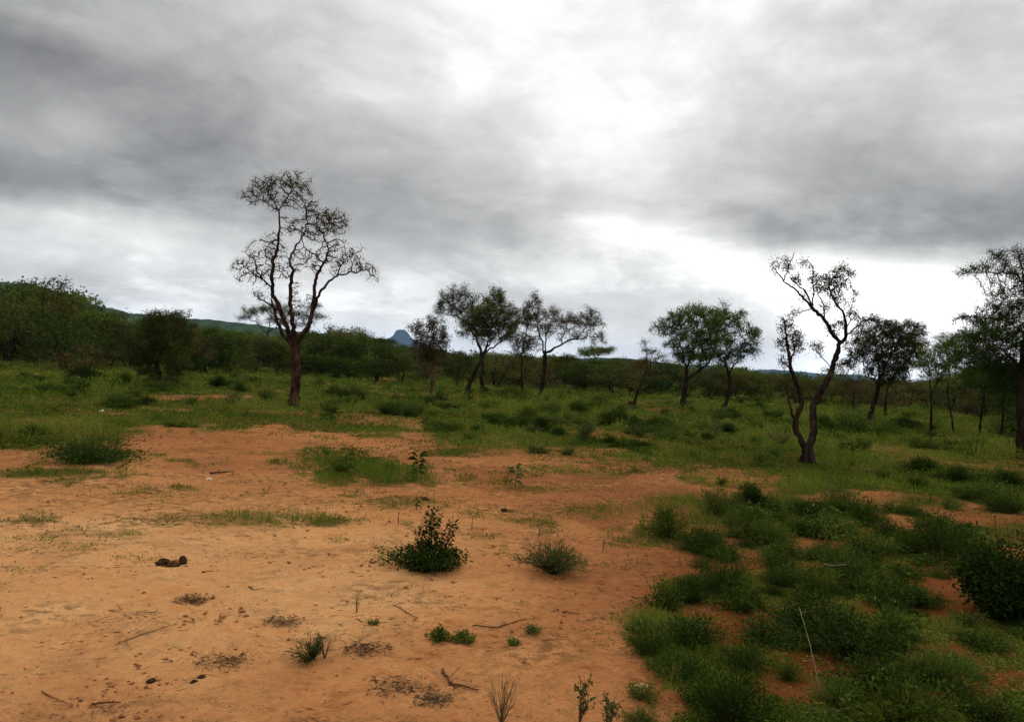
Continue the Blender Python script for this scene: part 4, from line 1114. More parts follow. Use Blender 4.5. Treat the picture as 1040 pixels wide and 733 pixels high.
# ------------------------------------------------------------------ bushes
def bush_mesh(kind, seed, H, Wd, stems=14, leaves=60, ll=0.03, lw=0.014, up=0.5, leaf='green', bark='bark_dark', spires=(), name='bush', r=0.0035, tint=(0.45, 0.2), curve=0.4, low=0.1):
    """a bush of its own: stems in one mesh, foliage in another, both under an Empty at its foot"""
    rs = np.random.RandomState(seed)
    root = bpy.data.objects.new(name, None)
    COL.objects.link(root)
    gs, P, A, T = Geo(), [], [], []
    todo = []
    for i in range(stems):
        a = rs.uniform(0, 6.28)
        q = math.sqrt(rs.rand()) * (0.62 + 0.62 * vnoise(np.array([a * 1.3]), np.array([seed * 1.0]), seed)[0])
        todo.append((np.array([math.cos(a), math.sin(a), 0]) * Wd * 0.06 * rs.rand(), np.array([math.cos(a) * q * Wd * 0.5, math.sin(a) * q * Wd * 0.5, H * rs.uniform(0.45, 1.0) * (1 - 0.55 * q ** 2)]), leaves))
    for i in range(max(3, stems // 7)):                                  # dry stems sticking out
        a = rs.uniform(0, 6.28)
        q = rs.uniform(.1, .6)
        todo.append((np.zeros(3), np.array([math.cos(a) * q * Wd, math.sin(a) * q * Wd, H * rs.uniform(0.6, 1.25)]), max(3, leaves // 8)))
    for (x, y, h) in spires:
        todo.append((np.array([x * 0.5, y * 0.5, 0]), np.array([x, y, h]), int(leaves * 2.2)))
    for b, tip, nl in todo:
        n = 8
        t = np.linspace(0, 1, n)[:, None]
        mid = (b + tip) / 2 + np.array([0, 0, 1]) * H * 0.12 * curve + rs.normal(size=3) * Wd * 0.05
        C = (1 - t) ** 2 * b + 2 * t * (1 - t) * mid + t ** 2 * tip
        C[0, 2] = -0.02
        V, F = tube(C, r * (1 - 0.75 * t[:, 0]), 4, rs)
        gs.add(V, F, 0.5)
        tt = low + (1 - low) * rs.rand(nl) ** 0.8
        pos = np.stack([np.interp(tt, t[:, 0], C[:, c]) for c in range(3)], -1)
        side = rs.normal(size=(nl, 3))
        pos = pos + side * ([0.022, 0.022, 0.01] if nl > leaves else np.array([Wd, Wd, H]) * (0.03 if kind == 'wand' else 0.045))
        pos[:, 2] = np.maximum(pos[:, 2], 0.004)
        tg = unit(tip - b)
        P.append(pos)
        A.append(unit(side) * (1 - up) + tg * up)
        T.append(np.clip(tint[0] + tint[1] * rs.normal(size=nl) * 0.7 + 0.12 * (tt - 0.5), 0, 1))
    P, A, T = np.concatenate(P), np.concatenate(A), np.concatenate(T)
    V, F = leaf_quads(P, A, ll * rs.uniform(.4, 1.5, len(P)), lw * rs.uniform(.5, 1.4, len(P)), rs, 0.1)
    link('stems', gs.mesh(name + '_stems', MT[bark], True), root)
    link('foliage', make_mesh(name + '_foliage', V, [F], MT[leaf], {'tint': np.repeat(T, 4)}), root)
    return root

def put(root, px, py, rz=0.0, s=1.0, label=None, cat='bush', group=None, sink=0.0):
    p = G(px, py)
    root.location = (float(p[0]), float(p[1]), float(p[2]) - sink)
    root.rotation_euler = (0, 0, rz)
    root.scale = (s, s, s)
    tag(root, label, cat, group)
    return root

def mpp(px, py):
    return G(px, py)[1] / FPX

# the two clear bushes on the sand
put(bush_mesh('leafy', 101, 0.20, 0.76, 60, 80, 0.024, 0.015, 0.25, 'dark_green', spires=[(0.01, 0.05, 0.45), (0.02, 0.04, 0.42), (0.0, 0.04, 0.39), (0.015, 0.06, 0.36), (0.17, 0.04, 0.37), (0.165, 0.05, 0.33), (-0.09, 0.03, 0.29)], name='leafy_bush', tint=(0.5, 0.28)), 435, 577, 0.0, 1.0,
    'dark round-leaved bush with two upright spires standing alone on the sand')
put(bush_mesh('wand', 102, 0.27, 0.54, 110, 26, 0.042, 0.0055, 0.72, 'grey_green', r=0.0022, name='broom_bush', tint=(0.5, 0.25), curve=0.9), 560, 582, 0.4, 1.0,
    'fine-leaved grey-green bush of many thin wands on the sand')
put(bush_mesh('leafy', 103, 0.31, 1.40, 110, 55, 0.040, 0.013, 0.45, 'dark_green', r=0.004, name='broom_bush', tint=(0.55, 0.3)), 92, 469, 0.2, 1.0,
    'wide dark fine-leaved bush at the back edge of the bare sand')
put(bush_mesh('wand', 104, 0.14, 0.22, 40, 18, 0.028, 0.0045, 0.65, 'grey_green', r=0.0018, name='broom_bush', tint=(0.55, 0.25)), 316, 670, 0.0, 1.0, 'small grey-green tuft bush beside dead dark litter on the sand')
put(bush_mesh('leafy', 105, 0.075, 0.15, 26, 22, 0.020, 0.009, 0.5, 'bright', r=0.0015, name='herb_cushion', tint=(0.45, 0.2)), 448, 650, 0.0, 1.0, 'bright green herb cushion, larger of the touching two on bare sand', 'herb')
put(bush_mesh('leafy', 106, 0.07, 0.12, 20, 22, 0.020, 0.009, 0.5, 'bright', r=0.0015, name='herb_cushion', tint=(0.4, 0.2)), 471, 651, 0.0, 1.0, 'green herb cushion, smaller of the touching two on bare sand', 'herb')
put(bush_mesh('leafy', 107, 0.045, 0.08, 14, 18, 0.015, 0.007, 0.5, 'bright', r=0.0012, name='herb_cushion'), 521, 655, 0.0, 1.0, 'tiny lone green herb on bare sand near two larger cushions', 'herb')
put(bush_mesh('wand', 108, 0.05, 0.16, 20, 16, 0.018, 0.006, 0.5, 'grey_green', r=0.0014, name='herb_cushion'), 540, 641, 0.0, 1.0, 'flat straggling grey-green herb among twigs on the sand', 'herb')
put(bush_mesh('leafy', 109, 0.04, 0.09, 12, 16, 0.014, 0.007, 0.5, 'bright', r=0.0012, name='herb_cushion'), 378, 648 - 14, 0.0, 1.0, 'tiny flat green herb on the sand below the spired bush', 'herb')
# young broad-leaved plants
def seedling(px, py, h_px, seed, label, n=13, leaf='green'):
    s = mpp(px, py)
    H = h_px * s
    rs = np.random.RandomState(seed)
    root = bpy.data.objects.new('young_plant', None)
    COL.objects.link(root)
    g = Geo()
    t = np.linspace(0, 1, 7)[:, None]
    C = np.concatenate([rs.normal(size=(1, 2)) * 0.02 * t, (H * 0.85) * t], 1)
    C[0, 2] = -0.02
    V, F = tube(C, 0.006 - 0.004 * t[:, 0], 5, rs)
    g.add(V, F)
    link('stem', g.mesh('young_plant_stem', MT['bark_brown'], True), root)
    k = np.arange(n)
    a = k * 2.4 + rs.normal(size=n) * .3
    hz_ = H * (0.30 + 0.58 * k / n)
    pos = np.stack([np.zeros(n), np.zeros(n), hz_], -1)
    ax = np.stack([np.cos(a), np.sin(a), 0.75 - 0.9 * (1 - k / n)], -1)
    pos = np.repeat(pos, 2, 0)
    ax = np.repeat(ax, 2, 0) + rs.normal(size=(2 * n, 3)) * .12
    V, F = leaf_quads(pos, ax, H * 0.52 * rs.uniform(.75, 1.2, 2 * n), H * 0.13 * rs.uniform(.8, 1.2, 2 * n), rs, 0.38)
    link('foliage', make_mesh('young_plant_leaves', V, [F], MT[leaf], {'tint': np.repeat(rs.uniform(.3, .8, 2 * n), 4)}), root)
    return put(root, px, py, 0, 1, label, 'plant')
seedling(424, 487, 29, 111, 'young plant with dark drooping leaves at the end of the green patch', 14, 'dark_green')
seedling(523, 495, 24, 112, 'young plant with pale drooping leaves alone on the crumbly sand', 12, 'grey_green')
seedling(351, 481, 24, 113, 'slim young plant standing inside the green grass patch', 10, 'green')
seedling(398, 484, 18, 114, 'faint young plant beside the dark drooping-leaved one', 9, 'green')
seedling(423, 517, 14, 115, 'little broad-leaved sprout just behind the spired bush', 9, 'dark_green')
seedling(768, 514, 18, 116, 'dark little broad-leaved plant at the dark red edge of the sand', 10, 'dark_green')
seedling(783, 533, 18, 117, 'upright dark sprout below the dark little plant, near the weeds', 9, 'dark_green')
seedling(727, 553, 15, 118, 'small bright sprout at the end of the low weed strip', 8, 'green')
seedling(802, 494, 13, 119, 'tiny dark sprout in the grass below the V-forked tree', 8, 'dark_green')
seedling(657, 471, 16, 120, 'thin young plant at the grass edge beyond the crumbly sand', 8, 'green')

# bare dead plant and thin weeds at the front
def twiggy(px, py, h_px, n, seed, label, mat='dry', name='dead_plant', spread=0.35, leafy=None):
    s = mpp(px, py)
    H = h_px * s
    rs = np.random.RandomState(seed)
    root = bpy.data.objects.new(name, None)
    COL.objects.link(root)
    g = Geo()
    LP, LA = [], []
    for i in range(n):
        a = rs.uniform(0, 6.28)
        tip = np.array([math.cos(a) * spread * H * rs.uniform(.3, 1), math.sin(a) * spread * H * rs.uniform(.3, 1), H * rs.uniform(.6, 1)])
        t = np.linspace(0, 1, 7)[:, None]
        C = t * tip + rs.normal(size=(7, 3)) * H * 0.012 * t
        C[0, 2] = -0.01
        V, F = tube(C, 0.0026 * (1 - .7 * t[:, 0]), 4, rs)
        g.add(V, F, np.clip(rs.normal(0.4, .2), 0, 1))
        for q in range(3):
            j = rs.randint(2, 6)
            e = C[j] + (tip * .25 + rs.normal(size=3) * H * .12) * [1, 1, .8]
            V, F = tube(np.array([C[j], (C[j] + e) / 2 + rs.normal(size=3) * H * .01, e]), np.array([.0014, .0011, .0006]), 3, rs)
            g.add(V, F, np.clip(rs.normal(0.4, .2), 0, 1))
            if leafy:
                LP += [e, (C[j] + e) / 2, C[j]] * 3
                LA += [rs.normal(size=3) + [0, 0, .6] for _ in range(9)]
    link('stems', g.mesh(name + '_stems', MT[mat], True), root)
    if leafy:
        V, F = leaf_quads(np.array(LP), np.array(LA), 0.022 * rs.uniform(.6, 1.3, len(LP)), 0.008, rs)
        link('foliage', make_mesh(name + '_leaves', V, [F], MT[leafy], {'tint': np.repeat(rs.uniform(.3, .8, len(LP)), 4)}), root)
    return put(root, px, py, 0, 1, label, 'plant')
twiggy(509, 737, 52, 15, 131, 'leafless reddish-brown dead plant at the front edge of the sand')
twiggy(588, 738, 50, 6, 132, 'thin upright green weed beside the leafless dead plant', 'dry', 'weed', .22, 'grey_green')
twiggy(618, 744, 40, 8, 133, 'leafy grey-green weed at the front edge, between sand and dark weeds', 'dry', 'weed', .3, 'grey_green')
twiggy(362, 622, 22, 4, 134, 'thin dead sprig standing on bare sand near the spired bush', name='dead_plant', spread=.3)
twiggy(330, 668, 26, 6, 135, 'dry dark sprig rising behind the small grey-green tuft bush', name='dead_plant', spread=.5)
twiggy(612, 560, 16, 3, 136, 'tiny dead sprig right of the fine-leaved wand bush', name='dead_plant')
twiggy(838, 545 + 5, 20, 3, 137, 'short pale dry stalk among the green weeds', 'pale_twig', 'dead_plant', .12)
twiggy(720, 632, 24, 2, 138, 'single pale dry stalk beside the weeds on dark red soil', 'pale_twig', 'dead_plant', .08)

# thick weeds on the dark red soil, each its own bush
PB = {
    'mound': (bush_mesh('leafy', 141, 0.40, 0.75, 46, 60, 0.034, 0.015, 0.45, 'dark_green', name='weed_bush', tint=(0.45, 0.25)), 0.75, 'dark mounded weed bush'),
    'wands': (bush_mesh('leafy', 142, 0.42, 0.60, 60, 40, 0.040, 0.0085, 0.6, 'green', r=0.0025, name='weed_bush', tint=(0.35, 0.25)), 0.60, 'upright fine-leaved green weed clump'),
    'loose': (bush_mesh('leafy', 143, 0.32, 0.70, 34, 36, 0.036, 0.017, 0.4, 'green', name='weed_bush', tint=(0.4, 0.28)), 0.70, 'loose leafy green weed bush'),
    'pale': (bush_mesh('leafy', 144, 0.45, 0.65, 34, 44, 0.036, 0.017, 0.45, 'bright', name='weed_bush', tint=(0.4, 0.25)), 0.65, 'paler bright-leaved weed bush'),
    'dome': (bush_mesh('leafy', 145, 0.50, 1.0, 70, 70, 0.045, 0.020, 0.35, 'green', name='bush', r=0.005, tint=(0.10, 0.20)), 1.0, 'dark dense rounded bush'),
    'low': (bush_mesh('leafy', 146, 0.30, 0.75, 40, 44, 0.04, 0.017, 0.35, 'green', name='bush', r=0.004, tint=(0.35, 0.25)), 0.75, 'low spreading green bush'),
    'herb': (bush_mesh('leafy', 148, 0.30, 0.55, 26, 40, 0.045, 0.016, 0.6, 'bright', name='herb_clump', r=0.003, tint=(0.4, 0.3)), 0.55, 'upright herb clump'),
    'dock': (bush_mesh('wand', 149, 0.34, 0.60, 40, 26, 0.055, 0.012, 0.65, 'grey_green', name='herb_clump', r=0.003, tint=(0.45, 0.3)), 0.60, 'olive stalky herb clump'),
    'light': (bush_mesh('leafy', 147, 0.50, 0.95, 50, 60, 0.045, 0.020, 0.35, 'green', name='bush', r=0.005, tint=(0.4, 0.25)), 0.95, 'lighter green mounded bush'),
}
PUSED = set()
rp = np.random.RandomState(77)

def plant(kind, px, py, w_px, label, group=None, hs=1.0):
    w_px, hs = w_px * 1.12, hs * (1.18 if py > 515 and px > 600 else 1.0)
    root, Wd, _ = PB[kind]
    p = G(px, py)
    s = w_px * p[1] / FPX / Wd
    p[2] -= 0.01
    sc = (float(s), float(s), float(s * hs))
    rz = rp.uniform(0, 6.28)
    if kind not in PUSED:
        PUSED.add(kind)
        root.location = tuple(float(v) for v in p)
        root.rotation_euler = (0, 0, rz)
        root.scale = sc
        return tag(root, label, 'bush', group)
    return copy_thing(root, p, rz, sc, label, 'bush', group)

for kind, px, py, w, hs, lab in [
    ('loose', 672, 618, 55, .9, 'leafy weed bush at the sand edge, outermost of the dark-soil weeds'),
    ('mound', 702, 612, 45, .8, 'dark weed bush touching the outermost leafy weed bush'),
    ('mound', 705, 655, 72, .75, 'dark green weed bush on dark red soil above the bare earth strip'),
    ('mound', 690, 685, 62, .6, 'low dark weed bush at the sand edge beside the pale stone'),
    ('wands', 735, 600, 60, .8, 'fine-leaved weed clump at the tip of the sand'),
    ('wands', 745, 738, 95, .8, 'tall fine-leaved weed clump in front of the red bare strip'),
    ('loose', 715, 715, 60, .8, 'leafy weed clump next to the tall one at the front'),
    ('pale', 790, 745, 70, .75, 'pale leafy weed clump at the bottom edge below the white stalk'),
    ('mound', 775, 652, 70, .65, 'dark weed bush lying along the upper side of the bare strip'),
    ('loose', 755, 618, 70, .7, 'leafy weed bush between the sand tip and the dark thicket'),
    ('mound', 862, 668, 100, .85, 'largest dark weed thicket, above the bare red strip'),
    ('mound', 825, 640, 80, .85, 'dark weed bush behind the largest dark thicket'),
    ('loose', 900, 645, 70, .9, 'leafy weed clump right behind the largest dark thicket'),
    ('mound', 795, 595, 40, 1.0, 'small upright dark bush at the end of the orange sand'),
    ('pale', 825, 596, 60, .6, 'pale weed bush beside the small upright dark bush'),
    ('mound', 865, 590, 60, .7, 'dark weed bush in the middle of the green weed field'),
    ('loose', 905, 610, 80, .7, 'leafy weed bush between the thicket and the round soil patch'),
    ('mound', 935, 615, 48, .75, 'compact dark bush just before the round bare soil patch'),
    ('pale', 915, 745, 110, .85, 'large pale-leaved weed bush at the bottom edge'),
    ('mound', 895, 700, 75, .8, 'dark weed clump above the large pale-leaved bush'),
    ('wands', 960, 700, 80, .6, 'thin weed clump on the patchy red soil near the bottom corner'),
    ('loose', 1010, 735, 90, .55, 'loose weed bush in the bottom corner'),
    ('loose', 1000, 660, 70, .5, 'low weeds below the big black-green bush'),
    ('wands', 950, 565, 70, .7, 'weed clump behind the round bare soil patch'),
    ('mound', 962, 553, 60, .8, 'dark bush behind the weeds near the big black-green bush'),
    ('loose', 835, 545, 75, .7, 'leafy weed bush at the rim of the last orange patch'),
    ('mound', 850, 522, 30, .8, 'small dark bush at the far rim of the last orange patch'),
    ('wands', 822, 532, 40, .8, 'weed clump beside the small dark bush at the orange patch'),
    ('wands', 678, 546, 50, .8, 'scruffy weed clump on the sand opposite the wand bush'),
    ('loose', 720, 548, 50, .5, 'flat weed strip running out from the scruffy clump'),
    ('wands', 728, 523, 45, .8, 'brownish weed clump on the sand before the last grass'),
    ('loose', 765, 527, 60, .5, 'low weeds joining the brownish clump'),
    ('loose', 880, 560, 80, .5, 'low weeds in the green field before the large dark thicket'),
    ('wands', 800, 690, 36, .8, 'small weed clump on the bare red strip under the white stalk'),
    ('wands', 850, 715, 50, .7, 'weed clump between bare strip and the large pale bush')]:
    plant(kind, px, py, w, lab, None, hs)
put(bush_mesh('leafy', 150, 0.62, 0.95, 130, 130, 0.030, 0.017, 0.3, 'dark_green', r=0.006, name='bush', tint=(0.12, 0.2)), 1022, 628, 0.3, 1.0, 'big black-green bush cut by the photo edge beside the weeds')

# bushes one can pick out in the grass field
for kind, px, py, w, hs, lab in [
    ('low', 122, 415, 44, .9, 'dark low bush in the grass before the round bushy tree'), ('dome', 146, 411, 24, .7, 'small dark bush touching the low bush before the round bushy tree'),
    ('dome', 35, 441, 28, .7, 'dark bush in the grass above the wide fine-leaved bush'), ('low', 120, 432, 28, .7, 'bush at the grass edge right above the wide fine-leaved bush'),
    ('low', 180, 433, 40, .4, 'flat green plant at the grass edge of the bare sand'), ('dome', 500, 434, 21, .9, 'first of three dark bushes in a row at the grass edge'),
    ('dome', 533, 437, 28, .8, 'middle dark bush of three in a row at the grass edge'), ('dome', 567, 442, 20, .9, 'last dark bush of three in a row at the grass edge'), ('low', 545, 460, 28, .9, 'low dark bush on its own before the row of three'),
    ('dome', 240, 407, 16, .8, 'dark bush right behind the white scrap in the grass'), ('dome', 615, 432, 28, .9, 'dark bush in the grass before the small leaning tree'), ('dome', 669, 437, 40, .7, 'broad dark bush in the grass before the domed green tree'),
    ('light', 866, 440, 50, 1.0, 'big leafy green mound right behind the V-forked tree'), ('light', 903, 446, 40, .9, 'leafy green mound beside the big one near the V-forked tree'), ('low', 650, 456, 36, .8, 'low bush at the grass edge before the broad dark bush'),
    ('dome', 975, 490, 44, .7, 'dark bush in the shaded grass before the overhanging tree'), ('dome', 1020, 492, 44, .6, 'dark bush in the shaded grass close to the thick trunk'), ('low', 980, 506, 34, 1.0, 'ragged bush below the dark bushes in the shaded grass'),
    ('dome', 85, 388, 40, .8, 'dark thicket in the grass at the foot of the far scrub'), ('dome', 520, 405, 34, .7, 'broad bush at the foot of the thin narrow tree'), ('low', 910, 520, 40, .7, 'low dark bush at the rim of the last bare patch'), ('dome', 578, 403, 10, 1.2, 'dark stumpy bush between two tree trunks'),
    ('dome', 160, 397, 40, .5, 'dark bush hugging the trunk of the round bushy tree'), ('dome', 385, 378, 26, .9, 'dark round bush at the near edge of the tree line'), ('dome', 738, 440, 26, .8, 'dark bush in front of the green tree with bowed trunk'), ('dome', 935, 478, 40, .7, 'low dark bush in front of the slender young tree')]:
    plant(kind, px, py, w, lab, None, hs)

def nearest_hero(x, y):
    return min(HERO, key=lambda h: math.hypot(h[1] - x, (h[2] - y) * 0.6))[0]

WHAT = {'dome': 'dark rounded bush', 'low': 'low green spreading bush', 'light': 'leafy green mound', 'herb': 'light green upright herb clump', 'dock': 'olive stalky herb clump'}
def field(count, kinds, wlo, whi, noun):
    c = tries = 0
    while c < count and tries < 6000:
        tries += 1
        px = rp.uniform(-30, 1070)
        hz = horizon(px)
        py = hz + 13 + 140 * rp.rand() ** 1.5
        p = G(px, py)
        if (px < 330 and py > 412) or (p[1] < 19 and rp.rand() < .6): continue
        if p[1] < 8.5 or p[1] > 78 or veg_cover(np.array([p[0]]), np.array([p[1]]))[0] < 0.55:
            continue
        if math.hypot(px - 821, (py - 472)) < 34 or math.hypot(px - 298, (py - 415) * 1.5) < 22:
            continue
        kind = str(rp.choice(kinds))
        what = WHAT[kind]
        h = nearest_hero(p[0], p[1])
        plant(kind, px, py, rp.uniform(wlo, whi) * (0.6 if p[1] < 19 else 1.0) * FPX / p[1], f'{what} in the grass near {h}', f'{what} group around {h}', rp.uniform(.65, 1.15))
        c += 1
field(205, ['dome', 'low', 'low', 'light'], 0.4, 1.0, 'bush')
field(240, ['herb', 'dock', 'herb'], 0.3, 0.75, 'herb')
def weeds(count):
    c = tries = 0
    while c < count and tries < 3000:
        tries += 1
        py = rp.uniform(505, 735)
        px = rp.uniform(max(640, 760 - (py - 505)), 1060)
        if any(((px - e[0]) / e[2]) ** 2 + ((py - 8 - e[1]) / e[3]) ** 2 < 0.8 for e in SOIL_E) or (px < 700 and rp.rand() < .6):
            continue
        kind = str(rp.choice(['wands', 'loose', 'mound', 'loose', 'mound', 'loose']))
        what = {'wands': 'fine-leaved green weed', 'loose': 'loose leafy weed', 'mound': 'dark mounded weed'}[kind]
        zone = 'at the front by the bare strip' if py > 660 else 'around the large dark thicket' if py > 580 else 'near the last orange patches'
        plant(kind, px, py, rp.uniform(22, 55), f'{what} among the weeds {zone}', f'{what}s {zone}', rp.uniform(.45, .8))
        c += 1
weeds(125)
stalk = twiggy(735, 668, 26, 3, 151, 'thin dry stalk standing among the dark weeds', 'dry', 'dry_stalk', .25)
stalk['group'] = 'dry stalks among the dark weeds'
for i in range(45):
    px, py = rp.uniform(660, 1040), rp.uniform(505, 735)
    if i > 30:
        px, py = rp.uniform(380, 700), rp.uniform(480, 560)
    g_ = 'among the dark weeds' if i <= 30 else 'on the crumbly red sand'
    copy_thing(stalk, G(px, py), rp.uniform(0, 6.28), rp.uniform(.5, 1.2), f'thin dry stalk standing {g_}', 'plant', f'dry stalks {g_}')

# ------------------------------------------------------------------ small things on the sand
def lump(name, px, py, size, seed, mat, label, cat, squash=0.6, chip=False):
    rs = np.random.RandomState(seed)
    bpy_me = bpy.data.meshes.new(name)
    import bmesh
    bm = bmesh.new()
    bmesh.ops.create_icosphere(bm, subdivisions=3, radius=1.0)
    V = np.array([v.co for v in bm.verts])
    o = rs.rand(3) * 50
    nz = fbm(V[:, 0] * 1.6 + o[0] + V[:, 2], V[:, 1] * 1.6 + o[1] - V[:, 2] * .7, 4, seed)
    for v, k in zip(bm.verts, nz):
        v.co = v.co * (0.55 + 0.9 * k)
        v.co = Vector((v.co.x * size[0], v.co.y * size[1], v.co.z * size[2]))
    bm.to_mesh(bpy_me)
    bm.free()
    bpy_me.materials.append(MT[mat])
    ob = link(name, bpy_me)
    p = G(px, py)
    ob.location = (float(p[0]), float(p[1]), float(p[2]) + size[2] * 0.15)
    ob.rotation_euler = (0, 0, rs.uniform(0, 6.28))
    return tag(ob, label, cat)

def dung_lump():
    p = G(173, 574)
    root = empty('dried_dung', p, 'dark crumbling lump of dried dung alone on the smooth pale sand', 'dung')
    for i, (x, y, z, sx, sy, sz, mat, nm) in enumerate([(-.055, 0, .016, .045, .05, .034, 'dung', 'lump'), (.005, .03, .012, .05, .045, .024, 'clod', 'lump'), (.072, .045, .020, .03, .026, .038, 'dung', 'lump'), (.03, -.02, .006, .055, .03, .016, 'dung', 'crust'), (-.11, .03, .003, .02, .018, .012, 'dung', 'crumb'), (.12, -.02, .003, .016, .014, .010, 'clod', 'crumb'), (-.02, -.06, .002, .022, .014, .009, 'dung', 'crumb'), (.012, -.006, .040, .026, .02, .008, 'pink_stone', 'pale_chip')]):
        o = lump(nm, 173, 574, (sx, sy, sz), 200 + i, mat, None, None)
        o.parent = root
        o.location = (x, y, z)
dung_lump()
lump('stone', 652, 698, (.032, .026, .018), 211, 'pink_stone', 'pale pinkish stone at the sand edge under the weeds', 'stone')
lump('stone', 194 + 18, 487, (.035, .03, .02), 212, 'pale_stone', 'small pale stone on the crumbly back part of the sand', 'stone')
lump('scrap', 238, 408, (.085, .06, .06), 213, 'white', 'white scrap of litter in the grass near the tall thin tree', 'litter')
lump('scrap', 103, 418, (.06, .05, .04), 214, 'white', 'tiny white scrap in the grass below the low dark bush', 'litter')
lump('clod', 197, 693, (.020, .015, .012), 215, 'dung', 'dark clod with a twig by it on the sand near the front', 'clod')
lump('clod', 205, 688, (.022, .018, .013), 216, 'dung', 'dark clod under the dead litter mat on the sand', 'clod')
lump('clod', 154, 692, (.022, .016, .014), 217, 'dung', 'small dark clod alone near the front of the pale sand', 'clod')
lump('clod', 432, 507, (.055, .04, .025), 218, 'dung', 'dark flat clod behind the spired bush', 'clod')
lump('clod', 512, 519, (.05, .035, .03), 219, 'dung', 'dark reddish clod on the sand below the pale young plant', 'clod')

def dead_mat(px, py, w_px, seed, label):
    s = mpp(px, py)
    rs = np.random.RandomState(seed)
    g = Geo()
    W = w_px * s
    n = 330
    C = np.concatenate([np.clip(rs.normal(size=(n, 2)), -1.7, 1.7) * [W * .30, W * .24], np.abs(rs.normal(size=(n, 1))) * .014], 1)
    V, F = leaf_quads(C, rs.normal(size=(n, 3)) * [1, 1, .35], rs.uniform(.015, .045, n), rs.uniform(.003, .009, n), rs)
    g.add(V, F, np.repeat(np.clip(rs.normal(.42, .25, n), 0, 1), 4))
    return put(link('dead_herb', g.mesh('dead_herb', MT['dry'])), px, py, 0, 1, label, 'dead herb')
dead_mat(230, 673, 48, 221, 'flat mat of dead dark herb on the sand beside the tuft bush')
dead_mat(408, 700, 60, 222, 'flat reddish mat of dead herb near the front of the sand')
dead_mat(288, 632, 34, 223, 'small dead herb mat above the tuft bush')
dead_mat(372, 660, 44, 224, 'thin dead herb mat between tuft bush and green cushions')
dead_mat(195, 610, 26, 225, 'faint dead herb patch below the dung lump')
dead_mat(440, 712, 34, 226, 'dead herb mat close to the leafless dead plant')

def stick(pts, r_px, seed, label, mat='twig', lift=0.006, rise=None, twigs=0):
    rs = np.random.RandomState(seed)
    Q = np.array([G(x, y) for x, y in pts])
    o = Q[0].copy()
    s = o[1] / FPX
    m = max(6, 4 * len(pts))
    t = np.linspace(0, len(pts) - 1, m)
    C = np.stack([np.interp(t, np.arange(len(pts)), Q[:, c]) for c in range(3)], -1)
    C[:, :2] += rs.normal(size=(m, 2)) * r_px * s * 0.6
    C[:, 2] = terrain(C[:, 0], C[:, 1]) + lift + np.abs(rs.normal(size=m)) * r_px * s * .5
    if rise:
        C[:, 2] += np.linspace(rise[0], rise[1], m)
    g = Geo()
    V, F = tube(C - o, r_px * s * np.linspace(1, .45, m), 5, rs, .15)
    g.add(V, F)
    for q in range(twigs):
        j = rs.randint(1, m - 1)
        e = C[j] + rs.normal(size=3) * [.05, .05, .012] + [0, 0, .008]
        V, F = tube(np.array([C[j], (C[j] + e) / 2, e]) - o, np.array([.5, .4, .2]) * r_px * s, 4, rs)
        g.add(V, F)
    ob = link('stick', g.mesh('stick', MT[mat], True))
    ob.location = tuple(float(v) for v in o)
    return tag(ob, label, 'stick')
stick([(93, 716), (104, 715), (122, 714)], 1.3, 231, 'short dark forked stick near the front corner of the sand', twigs=3)
stick([(43, 703), (56, 711), (70, 716)], .7, 232, 'thin stick beside the forked one near the front corner')
stick([(449, 681), (457, 693), (463, 700)], 1.2, 233, 'dark forked root-like stick between green cushions and the dead plant', twigs=4)
stick([(455, 695), (470, 697), (486, 703)], 1.2, 234, 'dark crooked stick pointing at the leafless dead plant', twigs=4)
stick([(205, 582), (214, 581), (222, 580)], .9, 235, 'short straight dark stick right of the dung lump')
stick([(399, 615), (410, 621), (424, 628)], .7, 236, 'thin stick lying on sand below the spired bush')
stick([(571, 622), (580, 623), (590, 624)], .8, 237, 'short dark stick on bare sand below the wand bush')
stick([(480, 636), (505, 638), (530, 630), (548, 628)], .7, 238, 'long thin twig trailing behind the green cushions', twigs=5)
stick([(119, 477), (128, 472), (135, 468)], 1.0, 239, 'reddish stick leaning out of the wide fine-leaved bush', lift=.02)
stick([(214, 481), (226, 480), (237, 479)], 1.0, 240, 'dark stick on the crumbly back part of the sand')
stick([(810, 648), (818, 668), (826, 690), (832, 712)], .32, 241, 'bleached pale stalk slanting over the bare red strip', 'pale_twig', .03, (.16, .02), 2)
stick([(815, 730), (845, 730), (872, 722)], .6, 242, 'bleached curved stick at the bottom edge in the weeds', 'pale_twig', .03, None, 2)
stick([(420, 581), (436, 580), (452, 577)], .8, 243, 'bleached twig at the foot of the spired bush', 'pale_twig', .03)
stick([(458, 578), (466, 576), (474, 572)], .8, 244, 'second bleached twig at the foot of the spired bush, by the short spire', 'pale_twig', .03)
stick([(168, 404.6), (180, 404.8), (196, 404.2)], .7, 245, 'pale fallen branch on the bare track by the round bushy tree', 'pale_twig', .05)
stick([(834, 594), (846, 595), (858, 594)], .7, 246, 'bleached stem lying across the pale weed bush', 'pale_twig', .16)
stick([(120, 654), (160, 640), (180, 634)], .5, 247, 'very thin long twig on the pale sand', twigs=2)
stick([(380, 690), (386, 700), (394, 708)], .7, 248, 'thin twig by the reddish dead herb mat', twigs=2)
stick([(252, 596), (258, 600), (268, 598)], .7, 249, 'small dark crooked twig on the middle of the pale sand', twigs=2)

